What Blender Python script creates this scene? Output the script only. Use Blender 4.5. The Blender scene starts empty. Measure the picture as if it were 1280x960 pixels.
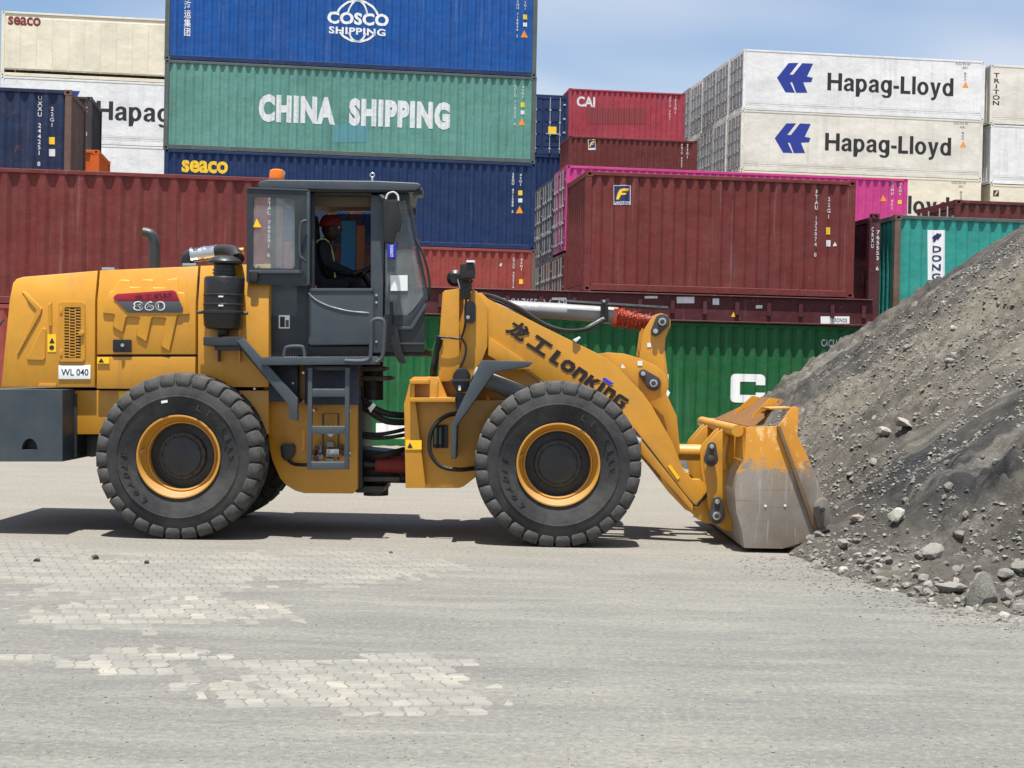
import bpy, bmesh, math, random
import numpy as np
from mathutils import Vector, Matrix, geometry
random.seed(7); np.random.seed(7)
scene = bpy.context.scene
COL = scene.collection
# ------------------------------------------------------------------ camera
FPX, CAMZ, HORIZ, ROLL = 1900.0, 1.665, 466.0, 0.021
PITCH = math.atan((480 - HORIZ) / FPX)
_F = Vector((0, math.cos(PITCH), -math.sin(PITCH)))
_U0 = Vector((0, math.sin(PITCH), math.cos(PITCH))); _R0 = Vector((1, 0, 0))
_U = _U0 * math.cos(ROLL) - _R0 * math.sin(ROLL)
_R = _R0 * math.cos(ROLL) + _U0 * math.sin(ROLL)
CAMP = Vector((0, 0, CAMZ))
cd = bpy.data.cameras.new('camera'); cam = bpy.data.objects.new('camera', cd); COL.objects.link(cam)
cd.sensor_fit = 'HORIZONTAL'; cd.sensor_width = 36; cd.lens = FPX * 36 / 1280
cd.clip_start = 0.1; cd.clip_end = 9000
cam.matrix_world = Matrix(((_R.x, _U.x, -_F.x, 0), (_R.y, _U.y, -_F.y, 0), (_R.z, _U.z, -_F.z, CAMZ), (0, 0, 0, 1)))
scene.camera = cam
# ------------------------------------------------------------------ light
SUN_EL, SUN_AZ = math.radians(76.5), math.radians(184)      # azimuth clockwise from +Y
w = bpy.data.worlds.new('World'); scene.world = w; w.use_nodes = True
nt = w.node_tree; N = nt.nodes; Lk = nt.links
bg = N['Background']; bg.inputs[1].default_value = 0.062
sky = N.new('ShaderNodeTexSky'); sky.sky_type = 'NISHITA'; sky.sun_disc = False
sky.sun_elevation = SUN_EL; sky.sun_rotation = SUN_AZ; sky.air_density = 1.3; sky.dust_density = 0.5; sky.ozone_density = 3.5
# soft cloud cover spread over the whole sky
tc = N.new('ShaderNodeTexCoord'); sx = N.new('ShaderNodeSeparateXYZ'); Lk.new(tc.outputs['Generated'], sx.inputs[0])
ad = N.new('ShaderNodeMath'); ad.operation = 'ADD'; ad.inputs[1].default_value = 0.12; Lk.new(sx.outputs[2], ad.inputs[0])
dx = N.new('ShaderNodeMath'); dx.operation = 'DIVIDE'; Lk.new(sx.outputs[0], dx.inputs[0]); Lk.new(ad.outputs[0], dx.inputs[1])
dy = N.new('ShaderNodeMath'); dy.operation = 'DIVIDE'; Lk.new(sx.outputs[1], dy.inputs[0]); Lk.new(ad.outputs[0], dy.inputs[1])
cx = N.new('ShaderNodeCombineXYZ'); Lk.new(dx.outputs[0], cx.inputs[0]); Lk.new(dy.outputs[0], cx.inputs[1]); cx.inputs[2].default_value = 3.1
cn = N.new('ShaderNodeTexNoise'); cn.inputs['Scale'].default_value = 0.62; cn.inputs['Detail'].default_value = 3.5; cn.inputs['Roughness'].default_value = 0.48; cn.inputs['Distortion'].default_value = 0.25
Lk.new(cx.outputs[0], cn.inputs['Vector'])
cr = N.new('ShaderNodeValToRGB'); cr.color_ramp.elements[0].position = 0.42; cr.color_ramp.elements[1].position = 0.66
cr.color_ramp.elements[0].color = (.08, .08, .08, 1); cr.color_ramp.elements[1].color = (0.9, 0.9, 0.9, 1)
Lk.new(cn.outputs[0], cr.inputs[0])
mx = N.new('ShaderNodeMix'); mx.data_type = 'RGBA'; Lk.new(cr.outputs[0], mx.inputs['Factor'])
tn = N.new('ShaderNodeMix'); tn.data_type = 'RGBA'; tn.blend_type = 'MULTIPLY'; tn.inputs['Factor'].default_value = 1.0; tn.inputs['B'].default_value = (.98, 1.12, 1.3, 1); Lk.new(sky.outputs[0], tn.inputs['A'])
Lk.new(tn.outputs['Result'], mx.inputs['A']); mx.inputs['B'].default_value = (9.6, 9.5, 9.8, 1)
Lk.new(mx.outputs['Result'], bg.inputs[0])
sl = bpy.data.lights.new('sun', 'SUN'); sl.energy = 5.0; sl.angle = math.radians(0.53); sl.color = (1.0, 0.975, 0.94)
sun = bpy.data.objects.new('sun', sl); COL.objects.link(sun)
sdir = Vector((math.sin(SUN_AZ) * math.cos(SUN_EL), math.cos(SUN_AZ) * math.cos(SUN_EL), math.sin(SUN_EL)))
sun.rotation_euler = sdir.to_track_quat('Z', 'Y').to_euler(); sun.location = (0, 0, 40)
vs = scene.view_settings; vs.view_transform = 'Standard'; vs.look = 'None'; vs.exposure = 0.7; vs.gamma = 1.0; vs.use_curve_mapping = False
scene.cycles.max_bounces = 8; scene.cycles.transparent_max_bounces = 12

# ------------------------------------------------------------------ helpers
def ray(px, py):
    return (_F + _R * ((px - 640) / FPX) + _U * ((480 - py) / FPX))
def W(px, py, Y):
    d = ray(px, py); t = Y / d.y
    return CAMP + d * t
def lin(r, g, b, k=1.0):
    f = lambda c: (c / 12.92 if c <= .04045 else ((c + .055) / 1.055) ** 2.4)
    return tuple(min(.95, f(v / 255.0) * k) for v in (r, g, b))
ORI = {}            # origin of each top-level empty in world space
def empty(name, loc, rz=0.0, label=None, cat=None, group=None, kind=None):
    o = bpy.data.objects.new(name, None); COL.objects.link(o); o.location = loc; o.rotation_euler = (0, 0, rz)
    o.empty_display_size = .3
    tag(o, label, cat, group, kind); return o
def tag(o, label=None, cat=None, group=None, kind=None):
    if label: o['label'] = label
    if cat: o['category'] = cat
    if group: o['group'] = group
    if kind: o['kind'] = kind
    return o
def finish(bm, smooth=35):
    bmesh.ops.recalc_face_normals(bm, faces=bm.faces[:])
    me = bpy.data.meshes.new('mesh'); bm.to_mesh(me); bm.free()
    if smooth:
        for p in me.polygons: p.use_smooth = True
        me.set_sharp_from_angle(angle=math.radians(smooth))
    return me
def link(name, me, mat, parent=None, loc=None):
    me.name = name
    o = bpy.data.objects.new(name, me); COL.objects.link(o)
    if mat is not None:
        if len(me.materials) == 0: me.materials.append(mat)
        elif me.materials[0] is not mat:
            o.material_slots[0].link = 'OBJECT'; o.material_slots[0].material = mat
    if parent is not None: o.parent = parent
    if loc is not None: o.location = loc
    return o
def add_box(bm, x0, x1, y0, y1, z0, z1):
    v = [bm.verts.new(p) for p in ((x0,y0,z0),(x1,y0,z0),(x1,y1,z0),(x0,y1,z0),(x0,y0,z1),(x1,y0,z1),(x1,y1,z1),(x0,y1,z1))]
    for f in ((0,1,5,4),(1,2,6,5),(2,3,7,6),(3,0,4,7),(4,5,6,7),(3,2,1,0)): bm.faces.new([v[i] for i in f])
    return v
def bevel_sharp(bm, off, seg=1, ang=30):
    es = [e for e in bm.edges if len(e.link_faces) == 2 and e.calc_face_angle(0) > math.radians(ang)]
    if es and off > 0: bmesh.ops.bevel(bm, geom=es, offset=off, segments=seg, affect='EDGES', profile=.6, clamp_overlap=True)
def box_me(x0, x1, y0, y1, z0, z1, bev=0.0, seg=1):
    bm = bmesh.new(); add_box(bm, min(x0,x1), max(x0,x1), min(y0,y1), max(y0,y1), min(z0,z1), max(z0,z1))
    bmesh.ops.recalc_face_normals(bm, faces=bm.faces[:])
    bevel_sharp(bm, bev, seg); return finish(bm)
def prism_bm(pts, y0, y1, holes=(), bev=0.0, seg=1):
    """closed outline in (x,z), extruded from y0 to y1"""
    bm = bmesh.new(); loops = [list(pts)] + [list(h) for h in holes]
    A = [[bm.verts.new((x, y0, z)) for x, z in lp] for lp in loops]
    B = [[bm.verts.new((x, y1, z)) for x, z in lp] for lp in loops]
    if holes:
        tri = geometry.tessellate_polygon([[Vector((x, z, 0)) for x, z in lp] for lp in loops])
        fa = [v for lp in A for v in lp]; fb = [v for lp in B for v in lp]
        for t in tri:
            try: bm.faces.new([fa[i] for i in t]); bm.faces.new([fb[i] for i in reversed(t)])
            except ValueError: pass
    else:
        bm.faces.new(A[0]); bm.faces.new(B[0][::-1])
    for a, b in zip(A, B):
        n = len(a)
        for i in range(n): bm.faces.new((a[i], b[i], b[(i+1) % n], a[(i+1) % n]))
    bmesh.ops.recalc_face_normals(bm, faces=bm.faces[:])
    if bev > 0:
        es = [e for e in bm.edges if len(e.link_faces) == 2 and abs(e.verts[0].co.y - e.verts[1].co.y) < 1e-6 and e.calc_face_angle(0) > 1.2]
        bmesh.ops.bevel(bm, geom=es, offset=bev, segments=seg, affect='EDGES', profile=.6, clamp_overlap=True)
    return bm
def smooth_path(P, n=6):
    P = [Vector(p) for p in P]
    if len(P) < 3: return P
    out = []
    for i in range(len(P) - 1):
        p0 = P[max(i-1, 0)]; p1 = P[i]; p2 = P[i+1]; p3 = P[min(i+2, len(P)-1)]
        for k in range(n):
            t = k / n
            out.append(.5 * ((2*p1) + (p2-p0)*t + (2*p0-5*p1+4*p2-p3)*t*t + (3*p1-p0-3*p2+p3)*t**3))
    out.append(P[-1]); return out
def add_tube(bm, P, r, seg=8, cap=True):
    P = [Vector(p) for p in P]; rings = []
    rs = r if isinstance(r, (list, tuple)) else [r] * len(P)
    T0 = (P[1] - P[0]).normalized()
    ref = Vector((0, 0, 1)) if abs(T0.z) < .9 else Vector((1, 0, 0))
    n = T0.cross(ref).normalized()
    for i, p in enumerate(P):
        T = (P[min(i+1, len(P)-1)] - P[max(i-1, 0)]).normalized()
        n = (n - T * n.dot(T))
        n = n.normalized() if n.length > 1e-6 else T.orthogonal().normalized()
        b = T.cross(n)
        rings.append([bm.verts.new(p + (n * math.cos(a) + b * math.sin(a)) * rs[i]) for a in [2*math.pi*k/seg for k in range(seg)]])
    for a, b in zip(rings[:-1], rings[1:]):
        for k in range(seg): bm.faces.new((a[k], a[(k+1) % seg], b[(k+1) % seg], b[k]))
    if cap: bm.faces.new(rings[0][::-1]); bm.faces.new(rings[-1])
def add_lathe(bm, prof, c, axis='Z', seg=32, closed=False):
    rings = []
    for r, h in prof:
        ring = []
        for k in range(seg):
            a = 2*math.pi*k/seg; x, y = r*math.cos(a), r*math.sin(a)
            ring.append(bm.verts.new((c[0]+x, c[1]+y, c[2]+h) if axis == 'Z' else (c[0]+x, c[1]+h, c[2]+y)))
        rings.append(ring)
    pr = list(zip(rings[:-1], rings[1:]))
    if closed: pr.append((rings[-1], rings[0]))
    for a, b in pr:
        for k in range(seg): bm.faces.new((a[k], a[(k+1) % seg], b[(k+1) % seg], b[k]))
    if not closed:
        bm.faces.new(rings[0][::-1]); bm.faces.new(rings[-1])

# ------------------------------------------------------------------ materials
class NB:
    def __init__(s, name):
        s.m = bpy.data.materials.new(name); s.m.use_nodes = True; s.t = s.m.node_tree
        s.b = s.t.nodes['Principled BSDF']; s.tc = s.t.nodes.new('ShaderNodeTexCoord')
    def n(s, typ, **kw):
        x = s.t.nodes.new(typ)
        for k, v in kw.items(): setattr(x, k, v)
        return x
    def l(s, a, b): s.t.links.new(a, b)
    def noise(s, scale, detail=4, rough=.55, sc=(1, 1, 1), src='Object', off=(0, 0, 0), dist=0, rot=0):
        mp = s.n('ShaderNodeMapping'); mp.inputs['Rotation'].default_value = (0, 0, rot); mp.inputs['Scale'].default_value = sc; mp.inputs['Location'].default_value = off
        if src == 'World':
            g = s.n('ShaderNodeNewGeometry'); s.l(g.outputs['Position'], mp.inputs[0])
        elif src == 'ObjRand':      # object space, shifted by a different amount on every object
            oi = s.n('ShaderNodeObjectInfo'); sc_n = s.n('ShaderNodeVectorMath', operation='SCALE'); sc_n.inputs[0].default_value = (61, 17, 43); s.l(oi.outputs['Random'], sc_n.inputs['Scale'])
            av = s.n('ShaderNodeVectorMath', operation='ADD'); s.l(s.tc.outputs['Object'], av.inputs[0]); s.l(sc_n.outputs[0], av.inputs[1]); s.l(av.outputs[0], mp.inputs[0])
        else: s.l(s.tc.outputs[src], mp.inputs[0])
        x = s.n('ShaderNodeTexNoise'); x.inputs['Scale'].default_value = scale; x.inputs['Detail'].default_value = detail
        x.inputs['Roughness'].default_value = rough; x.inputs['Distortion'].default_value = dist
        s.l(mp.outputs[0], x.inputs['Vector']); return x.outputs[0]
    def ramp(s, v, p0, p1, c0=0.0, c1=1.0):
        r = s.n('ShaderNodeMapRange'); r.inputs[1].default_value = p0; r.inputs[2].default_value = p1
        r.inputs[3].default_value = c0; r.inputs[4].default_value = c1; s.l(v, r.inputs[0]); return r.outputs[0]
    def mul(s, a, b):
        x = s.n('ShaderNodeMath', operation='MULTIPLY')
        for i, v in enumerate((a, b)):
            if isinstance(v, (int, float)): x.inputs[i].default_value = v
            else: s.l(v, x.inputs[i])
        return x.outputs[0]
    def mix(s, f, a, b):
        x = s.n('ShaderNodeMix', data_type='RGBA')
        for k, v in (('Factor', f), ('A', a), ('B', b)):
            if isinstance(v, (int, float)): x.inputs[k].default_value = v
            elif isinstance(v, tuple): x.inputs[k].default_value = (*v[:3], 1)
            else: s.l(v, x.inputs[k])
        return x.outputs['Result']
    def col(s, c):
        if isinstance(c, tuple): s.b.inputs['Base Color'].default_value = (*c[:3], 1)
        else: s.l(c, s.b.inputs['Base Color'])
    def bump(s, v, strength=.3, dist=.01):
        x = s.n('ShaderNodeBump'); x.inputs['Strength'].default_value = strength; x.inputs['Distance'].default_value = dist
        s.l(v, x.inputs['Height']); s.l(x.outputs[0], s.b.inputs['Normal'])
    def rough(s, r):
        if isinstance(r, (int, float)): s.b.inputs['Roughness'].default_value = r
        else: s.l(r, s.b.inputs['Roughness'])
    def up(s):
        g = s.n('ShaderNodeNewGeometry'); x = s.n('ShaderNodeSeparateXYZ'); s.l(g.outputs['Normal'], x.inputs[0]); return x.outputs[2]
_mats = {}
def plain(name, c, rough=.5, metal=0.0, var=.12, vs=6.0, spec=.5, dust=0.0, coat=0.0, bump=0.0):
    if name in _mats: return _mats[name]
    b = NB(name); nz = b.noise(vs, 5, .6)
    d = tuple(v * (1 - var) for v in c); l_ = tuple(min(.95, v * (1 + var)) for v in c)
    cc = b.mix(nz, d, l_)
    if dust > 0:
        m = b.mul(b.ramp(b.noise(3.5, 6, .65, off=(3, 1, 2)), .35, .75), dust)
        cc = b.mix(m, cc, lin(150, 140, 125, .8))
        mu = b.mul(b.ramp(b.up(), .3, .95), min(1, dust * 1.6)); cc = b.mix(mu, cc, lin(165, 155, 138, .8))
    b.col(cc); b.rough(b.ramp(b.noise(vs * 2.3, 4), .3, .7, max(.05, rough - .1), min(1, rough + .12)))
    b.b.inputs['Metallic'].default_value = metal; b.b.inputs['Specular IOR Level'].default_value = spec
    b.b.inputs['Coat Weight'].default_value = coat; b.b.inputs['Coat Roughness'].default_value = .15
    if bump: b.bump(b.noise(vs * 8, 5), bump, .004)
    _mats[name] = b.m; return b.m
def container_paint(name, c, fade=.35, rust=.5, dirt=.45, rough=.55):
    """weathered container paint: chalky fading, vertical dirt runs, rust chips and scrapes"""
    if name in _mats: return _mats[name]
    b = NB(name)
    def cnz(*a_, **k_): return b.noise(*a_, src='ObjRand', **k_)
    big = cnz(.55, 4, .6, sc=(1, 1, 1.6)); med = cnz(2.2, 6, .62, off=(5, 0, 1))
    chalk = tuple(min(.95, v * .82 + .035) for v in c); deep = tuple(v * .80 for v in c)
    cc = b.mix(b.ramp(big, .35, .7), deep, c)
    cc = b.mix(b.mul(b.ramp(med, .42, .75), fade), cc, chalk)
    runs = b.ramp(cnz(4.2, 5, .65, sc=(1, 1, .055), off=(2, 0, 0)), .52, .74)
    cc = b.mix(b.mul(runs, dirt), cc, tuple(v * .45 + .012 for v in c))
    light = b.ramp(cnz(7.5, 4, .6, sc=(1, 1, .05), off=(9, 0, 3)), .60, .74)
    cc = b.mix(b.mul(light, dirt * .7), cc, tuple(min(.9, v * .8 + .12) for v in c))
    chips = b.ramp(cnz(5.5, 9, .72, off=(1, 7, 4), dist=.4), .60, .66)
    rr = b.mix(cnz(20, 3), lin(92, 50, 30), lin(140, 84, 48))
    cc = b.mix(b.mul(chips, rust), cc, rr)
    scr = b.ramp(cnz(16, 3, .5, sc=(.6, 1, 3.5), off=(4, 4, 4)), .72, .76)
    cc = b.mix(b.mul(scr, rust * .6), cc, lin(190, 180, 172, .7))
    b.col(cc); b.rough(b.ramp(med, .3, .7, rough - .08, rough + .2)); b.b.inputs['Specular IOR Level'].default_value = .35
    b.bump(cnz(1.9, 4, .55), .55, .04)
    _mats[name] = b.m; return b.m
def worn_print(name, c, wear=.55):
    """painted lettering, scuffed"""
    if name in _mats: return _mats[name]
    b = NB(name); a = b.ramp(b.noise(9, 7, .7), .35, .72)
    b.col(b.mix(b.mul(a, wear), c, tuple(v * .55 + .05 for v in c))); b.rough(.6); _mats[name] = b.m; return b.m
def glass_mat(name, tint=(.86, .92, .93), rough=.02, alpha=.22):
    if name in _mats: return _mats[name]
    b = NB(name); b.col(tint); b.rough(rough); b.b.inputs['Specular IOR Level'].default_value = .6
    tr = b.n('ShaderNodeBsdfTransparent'); tr.inputs[0].default_value = (*tint, 1)
    mxs = b.n('ShaderNodeMixShader'); d = b.ramp(b.noise(4, 6, .7), .3, .8, alpha * .6, alpha * 1.5); b.l(d, mxs.inputs[0])
    b.l(tr.outputs[0], mxs.inputs[1]); b.l(b.b.outputs[0], mxs.inputs[2])
    out = b.t.nodes['Material Output']; b.l(mxs.outputs[0], out.inputs[0]); _mats[name] = b.m; return b.m

# ------------------------------------------------------------------ lettering
_tx = {}
def text_flat(s, bold=0.0, spacing=1.0, line=1.0):
    """(verts2d, faces) of a string in the built-in font, normalised to the unit box"""
    k = (s, bold, spacing, line)
    if k in _tx: return _tx[k]
    cu = bpy.data.curves.new('t', 'FONT'); cu.body = s; cu.size = 1; cu.offset = bold; cu.resolution_u = 3
    cu.space_character = spacing; cu.space_line = line; cu.align_x = 'CENTER'
    o = bpy.data.objects.new('t', cu); COL.objects.link(o)
    dg = bpy.context.evaluated_depsgraph_get(); me = bpy.data.meshes.new_from_object(o.evaluated_get(dg))
    V = [(v.co.x, v.co.y) for v in me.vertices]; Fs = [tuple(p.vertices) for p in me.polygons]
    bpy.data.objects.remove(o); bpy.data.curves.remove(cu); bpy.data.meshes.remove(me)
    x0 = min(v[0] for v in V); x1 = max(v[0] for v in V); y0 = min(v[1] for v in V); y1 = max(v[1] for v in V)
    V = [((x-x0)/max(x1-x0, 1e-6), (y-y0)/max(y1-y0, 1e-6)) for x, y in V]
    _tx[k] = (V, Fs); return _tx[k]
def poly_flat(pts):
    tri = geometry.tessellate_polygon([[Vector((x, y, 0)) for x, y in pts]]); return list(pts), [tuple(t) for t in tri]
def ribbon_flat(pts, wd):
    V = []; Fs = []
    for i, p in enumerate(pts):
        a = Vector(pts[max(i-1, 0)]); b = Vector(pts[min(i+1, len(pts)-1)]); t = (b-a).normalized(); n = Vector((-t.y, t.x)) * wd * .5
        V += [(p[0]+n.x, p[1]+n.y), (p[0]-n.x, p[1]-n.y)]
    for i in range(len(pts)-1): Fs.append((2*i, 2*i+1, 2*i+3, 2*i+2))
    return V, Fs
def plane_text(name, s, O, ux, uz, wd, ht, mat, parent, origin, bold=0.0, spacing=1.0, flat=None, line=1.0):
    """flat print on a plane: O lower-left corner, ux/uz unit directions"""
    V, Fs = flat or text_flat(s, bold, spacing, line); bm = bmesh.new()
    vs_ = [bm.verts.new(O + ux * (x * wd) + uz * (y * ht) - origin) for x, y in V]
    for f in Fs:
        try: bm.faces.new([vs_[i] for i in f])
        except ValueError: pass
    me = bpy.data.meshes.new(name); bm.to_mesh(me); bm.free()
    return link(name, me, mat, parent)
# ------------------------------------------------------------------ ground
K = 0.87          # photograph value -> paint albedo on upright faces
def ground_material():
    b = NB('dusty_yard_surface')
    big = b.noise(.25, 5, .6, src='World'); track = b.noise(1.5, 9, .74, sc=(.45, 1.3, 1), src='World', dist=.35)
    fine = b.noise(26, 6, .78, src='World'); speck = b.noise(110, 2, .5, src='World', off=(4, 4, 0))
    cc = b.mix(b.ramp(big, .3, .7), lin(105, 104, 99), lin(123, 121, 113))
    cc = b.mix(b.mul(b.ramp(track, .44, .70), .6), cc, lin(138, 135, 124))
    for rt_, of_ in ((.42, 3), (-.25, 11)):      # crossing tyre marks
        tk = b.noise(1.7, 10, .74, sc=(.22, 1.5, 1), src='World', off=(of_, 2, 0), rot=rt_, dist=.5)
        cc = b.mix(b.mul(b.ramp(tk, .54, .70), .38), cc, lin(150, 146, 134)); cc = b.mix(b.mul(b.ramp(tk, .46, .34), .32), cc, lin(92, 91, 88))
    arcs = b.noise(2.6, 6, .62, sc=(.16, 1.5, 1), src='World', off=(7, 3, 0), dist=1.3)
    cc = b.mix(b.mul(b.ramp(arcs, .55, .72), .45), cc, lin(102, 101, 96))
    # the strip under and behind the machine is paler, sandier dust
    g = b.n('ShaderNodeNewGeometry'); sp = b.n('ShaderNodeSeparateXYZ'); b.l(g.outputs['Position'], sp.inputs[0])
    cc = b.mix(b.mul(b.ramp(sp.outputs[1], 11.5, 16.0), .55), cc, lin(142, 135, 122))
    cc = b.mix(b.mul(b.ramp(fine, .50, .66), .6), cc, lin(86, 84, 81)); cc = b.mix(b.mul(b.ramp(fine, .46, .34), .5), cc, lin(156, 152, 142))
    cc = b.mix(b.mul(b.ramp(speck, .66, .74), .8), cc, lin(176, 172, 163))
    cc = b.mix(b.mul(b.ramp(b.noise(70, 3, .6, src='World', off=(1, 9, 0)), .66, .74), .7), cc, lin(72, 70, 68))
    b.col(cc); b.rough(.93); b.b.inputs['Specular IOR Level'].default_value = .15
    hh = b.n('ShaderNodeMath', operation='ADD'); b.l(b.mul(fine, .7), hh.inputs[0]); b.l(track, hh.inputs[1])
    b.bump(hh.outputs[0], .5, .014); return b.m
G = 1500.0
bm = bmesh.new()
xs = [-G, -60, -12, 12, 60, G]; ys = [-G, -8, 4, 20, 90, G]
gv = [[bm.verts.new((x, y, 0)) for x in xs] for y in ys]
for j in range(len(ys)-1):
    for i in range(len(xs)-1): bm.faces.new((gv[j][i], gv[j][i+1], gv[j+1][i+1], gv[j+1][i]))
ground = tag(link('ground', finish(bm, 0), ground_material()), kind='structure')

# interlocking pavers laid bare where the dust has been swept off
def paver_material():
    b = NB('concrete_paver')
    oi = b.n('ShaderNodeObjectInfo')
    cc = b.mix(oi.outputs['Random'], lin(134, 130, 120), lin(162, 156, 142))
    cc = b.mix(b.mul(b.ramp(b.noise(2.0, 6, .7, sc=(.8, 2.2, 1), src='World'), .34, .58), .95), cc, lin(119, 117, 109))
    cc = b.mix(b.mul(b.ramp(b.noise(60, 4, .7, src='World'), .5, .8), .5), cc, lin(112, 108, 100))
    b.col(cc); b.rough(.9); b.bump(b.noise(150, 3, src='World'), .3, .003); return b.m
PV = paver_material()
PW, PL, GAP = .102, .205, .0045
def paver_outline():
    a = .013; s = [(0, 0), (.28, a), (.5, 0), (.72, -a), (1, 0)]
    rt = [(PW/2 - GAP/2 + o, (t-.5)*(PL-GAP)) for t, o in s]; lf = [(-PW/2 + GAP/2 + o, (t-.5)*(PL-GAP)) for t, o in s]
    return rt + lf[::-1]
def add_paver(bm, cx, cy, cz, tilt, rot=0.0):
    o = [(x*math.cos(rot)-y*math.sin(rot), x*math.sin(rot)+y*math.cos(rot)) for x, y in paver_outline()]; top = []; bot = []; ch = []
    for x, y in o:
        z = cz + tilt[0]*x + tilt[1]*y
        top.append(bm.verts.new((cx + x*.93, cy + y*.97, z))); ch.append(bm.verts.new((cx+x, cy+y, z-.004))); bot.append(bm.verts.new((cx+x, cy+y, z-.05)))
    n = len(o); bm.faces.new(top)
    for i in range(n):
        j = (i+1) % n; bm.faces.new((top[i], ch[i], ch[j], top[j])); bm.faces.new((ch[i], bot[i], bot[j], ch[j]))
bmp = bmesh.new(); add_paver(bmp, 0, 0, 0, (0, 0)); paver_me = finish(bmp, 0)
rng = random.Random(3)
def vnoise(x, y, s, seed=0):
    xi, yi = math.floor(x/s), math.floor(y/s); fx, fy = x/s-xi, y/s-yi
    h = lambda i, j: (math.sin(i*127.1 + j*311.7 + seed*74.7) * 43758.5453) % 1.0
    fx = fx*fx*(3-2*fx); fy = fy*fy*(3-2*fy)
    return (h(xi,yi)*(1-fx)+h(xi+1,yi)*fx)*(1-fy) + (h(xi,yi+1)*(1-fx)+h(xi+1,yi+1)*fx)*fy
def patch_mask(x, y):
    # (centre x, centre y, half width, half depth) of the swept areas
    m = -9
    for cx_, cy_, hx, hy in ((-.74, 8.1, .95, .80), (-2.9, 12.3, 2.2, 1.7), (-1.35, 12.9, 1.15, 1.35), (-4.6, 12.7, 1.9, 1.6), (-2.2, 10.3, 1.3, .9), (-2.0, 8.6, .9, .5)):
        m = max(m, 1 - ((x-cx_)/hx)**2 - ((y-cy_)/hy)**2)
    n = .5*vnoise(x*.7, y, .42, 1) + .3*vnoise(x, y, .19, 2) + .2*vnoise(x, y, .08, 5)
    return m - 1.75*(1-n) + .62
spots = []
for j in range(int(10.0/PL)):
    y = 5.8 + j*PL
    for i in range(int(10.5/PW)):
        x = -7.6 + i*PW + (PW/2 if j % 2 else 0)
        xr = x + 2; yr = y - 10; x_, y_ = -2 + xr*math.cos(.137) - yr*math.sin(.137), 10 + xr*math.sin(.137) + yr*math.cos(.137)
        m = patch_mask(x_, y_)
        if m > -.12: spots.append((x_, y_, min(1, max(0, .25+m*1.5))))
spots.sort(key=lambda s: s[1]); bmr = bmesh.new(); cnt = 0
for x, y, m in spots:
    z = -.0042 + .0085*m + rng.uniform(-.0016, .0016); tl = (rng.uniform(-.02, .02), rng.uniform(-.012, .012))
    if cnt < 298:
        o = link('paver', paver_me, PV, ground, (x, y, z)); o.rotation_euler = (tl[1], -tl[0], rng.uniform(-.01, .01)+.137); cnt += 1
    else: add_paver(bmr, x, y, z, tl, .137)
tag(link('paver_field', finish(bmr, 0), PV, ground), kind='stuff')

# ------------------------------------------------------------------ container yard
TH = math.atan(.138)
YU = Vector((math.cos(TH), math.sin(TH), 0)); YV = Vector((-math.sin(TH), math.cos(TH), 0))
WID = 2.438
def hit(px, py, Yc):
    V0 = Yc * math.cos(TH); d = ray(px, py); t = (V0 - CAMP.dot(YV)) / d.dot(YV); return CAMP + d * t
class Box: pass
_cm = {}
def corr(x, p, d):
    t = (x % p) / p
    if t < .26: return 0.0
    if t < .50: return d * (t-.26)/.24
    if t < .76: return d
    return d * (1 - (t-.76)/.24)
def corr_breaks(x0, x1, p):
    out = []; k = math.floor(x0/p)
    while k*p < x1 + p:
        out += [k*p + f*p for f in (0, .26, .50, .76)]; k += 1
    return [b for b in out if x0 < b < x1]
def corr_sheet(x0, x1, z0, z1, p, d, y, axis='x'):
    bm = bmesh.new(); X = [x0] + corr_breaks(x0+.001, x1-.001, p) + [x1]; rows = []; rj = random.Random(int(x1*1000+p*7919+z1*31)); NZ = 7
    for k in range(NZ):
        z = z0 + (z1-z0)*k/(NZ-1); row = []
        for x in X:
            yy = y + corr(x, p, d)
            if 0 < k < NZ-1: yy += abs(rj.gauss(0, .0022)) + (rj.uniform(.004, .014) if rj.random() < .025 else 0)     # small dents
            row.append(bm.verts.new((x, yy, z) if axis == 'x' else (yy, x, z)))
        rows.append(row)
    for a, b_ in zip(rows[:-1], rows[1:]):
        for i in range(len(X)-1): bm.faces.new((a[i], a[i+1], b_[i+1], b_[i]))
    return finish(bm, 0)
STEEL = plain('galvanised_rod', lin(190, 190, 188), .45, .6, .2, 20)
DARKSTEEL = plain('grimy_steel', lin(70, 66, 64), .7, .2, .3, 14)
CASTM = {}
def cached(key, fn):
    if key not in _cm: _cm[key] = fn()
    return _cm[key]
def casting_me():
    bm = prism_bm([(0,0),(.178,0),(.178,.118),(0,.118)], 0, .162,
        holes=[[(.089+.045*math.cos(a)*(1), .059+.03*math.sin(a)) for a in [k*math.pi/5 for k in range(10)]]]); return finish(bm, 0)
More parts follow.
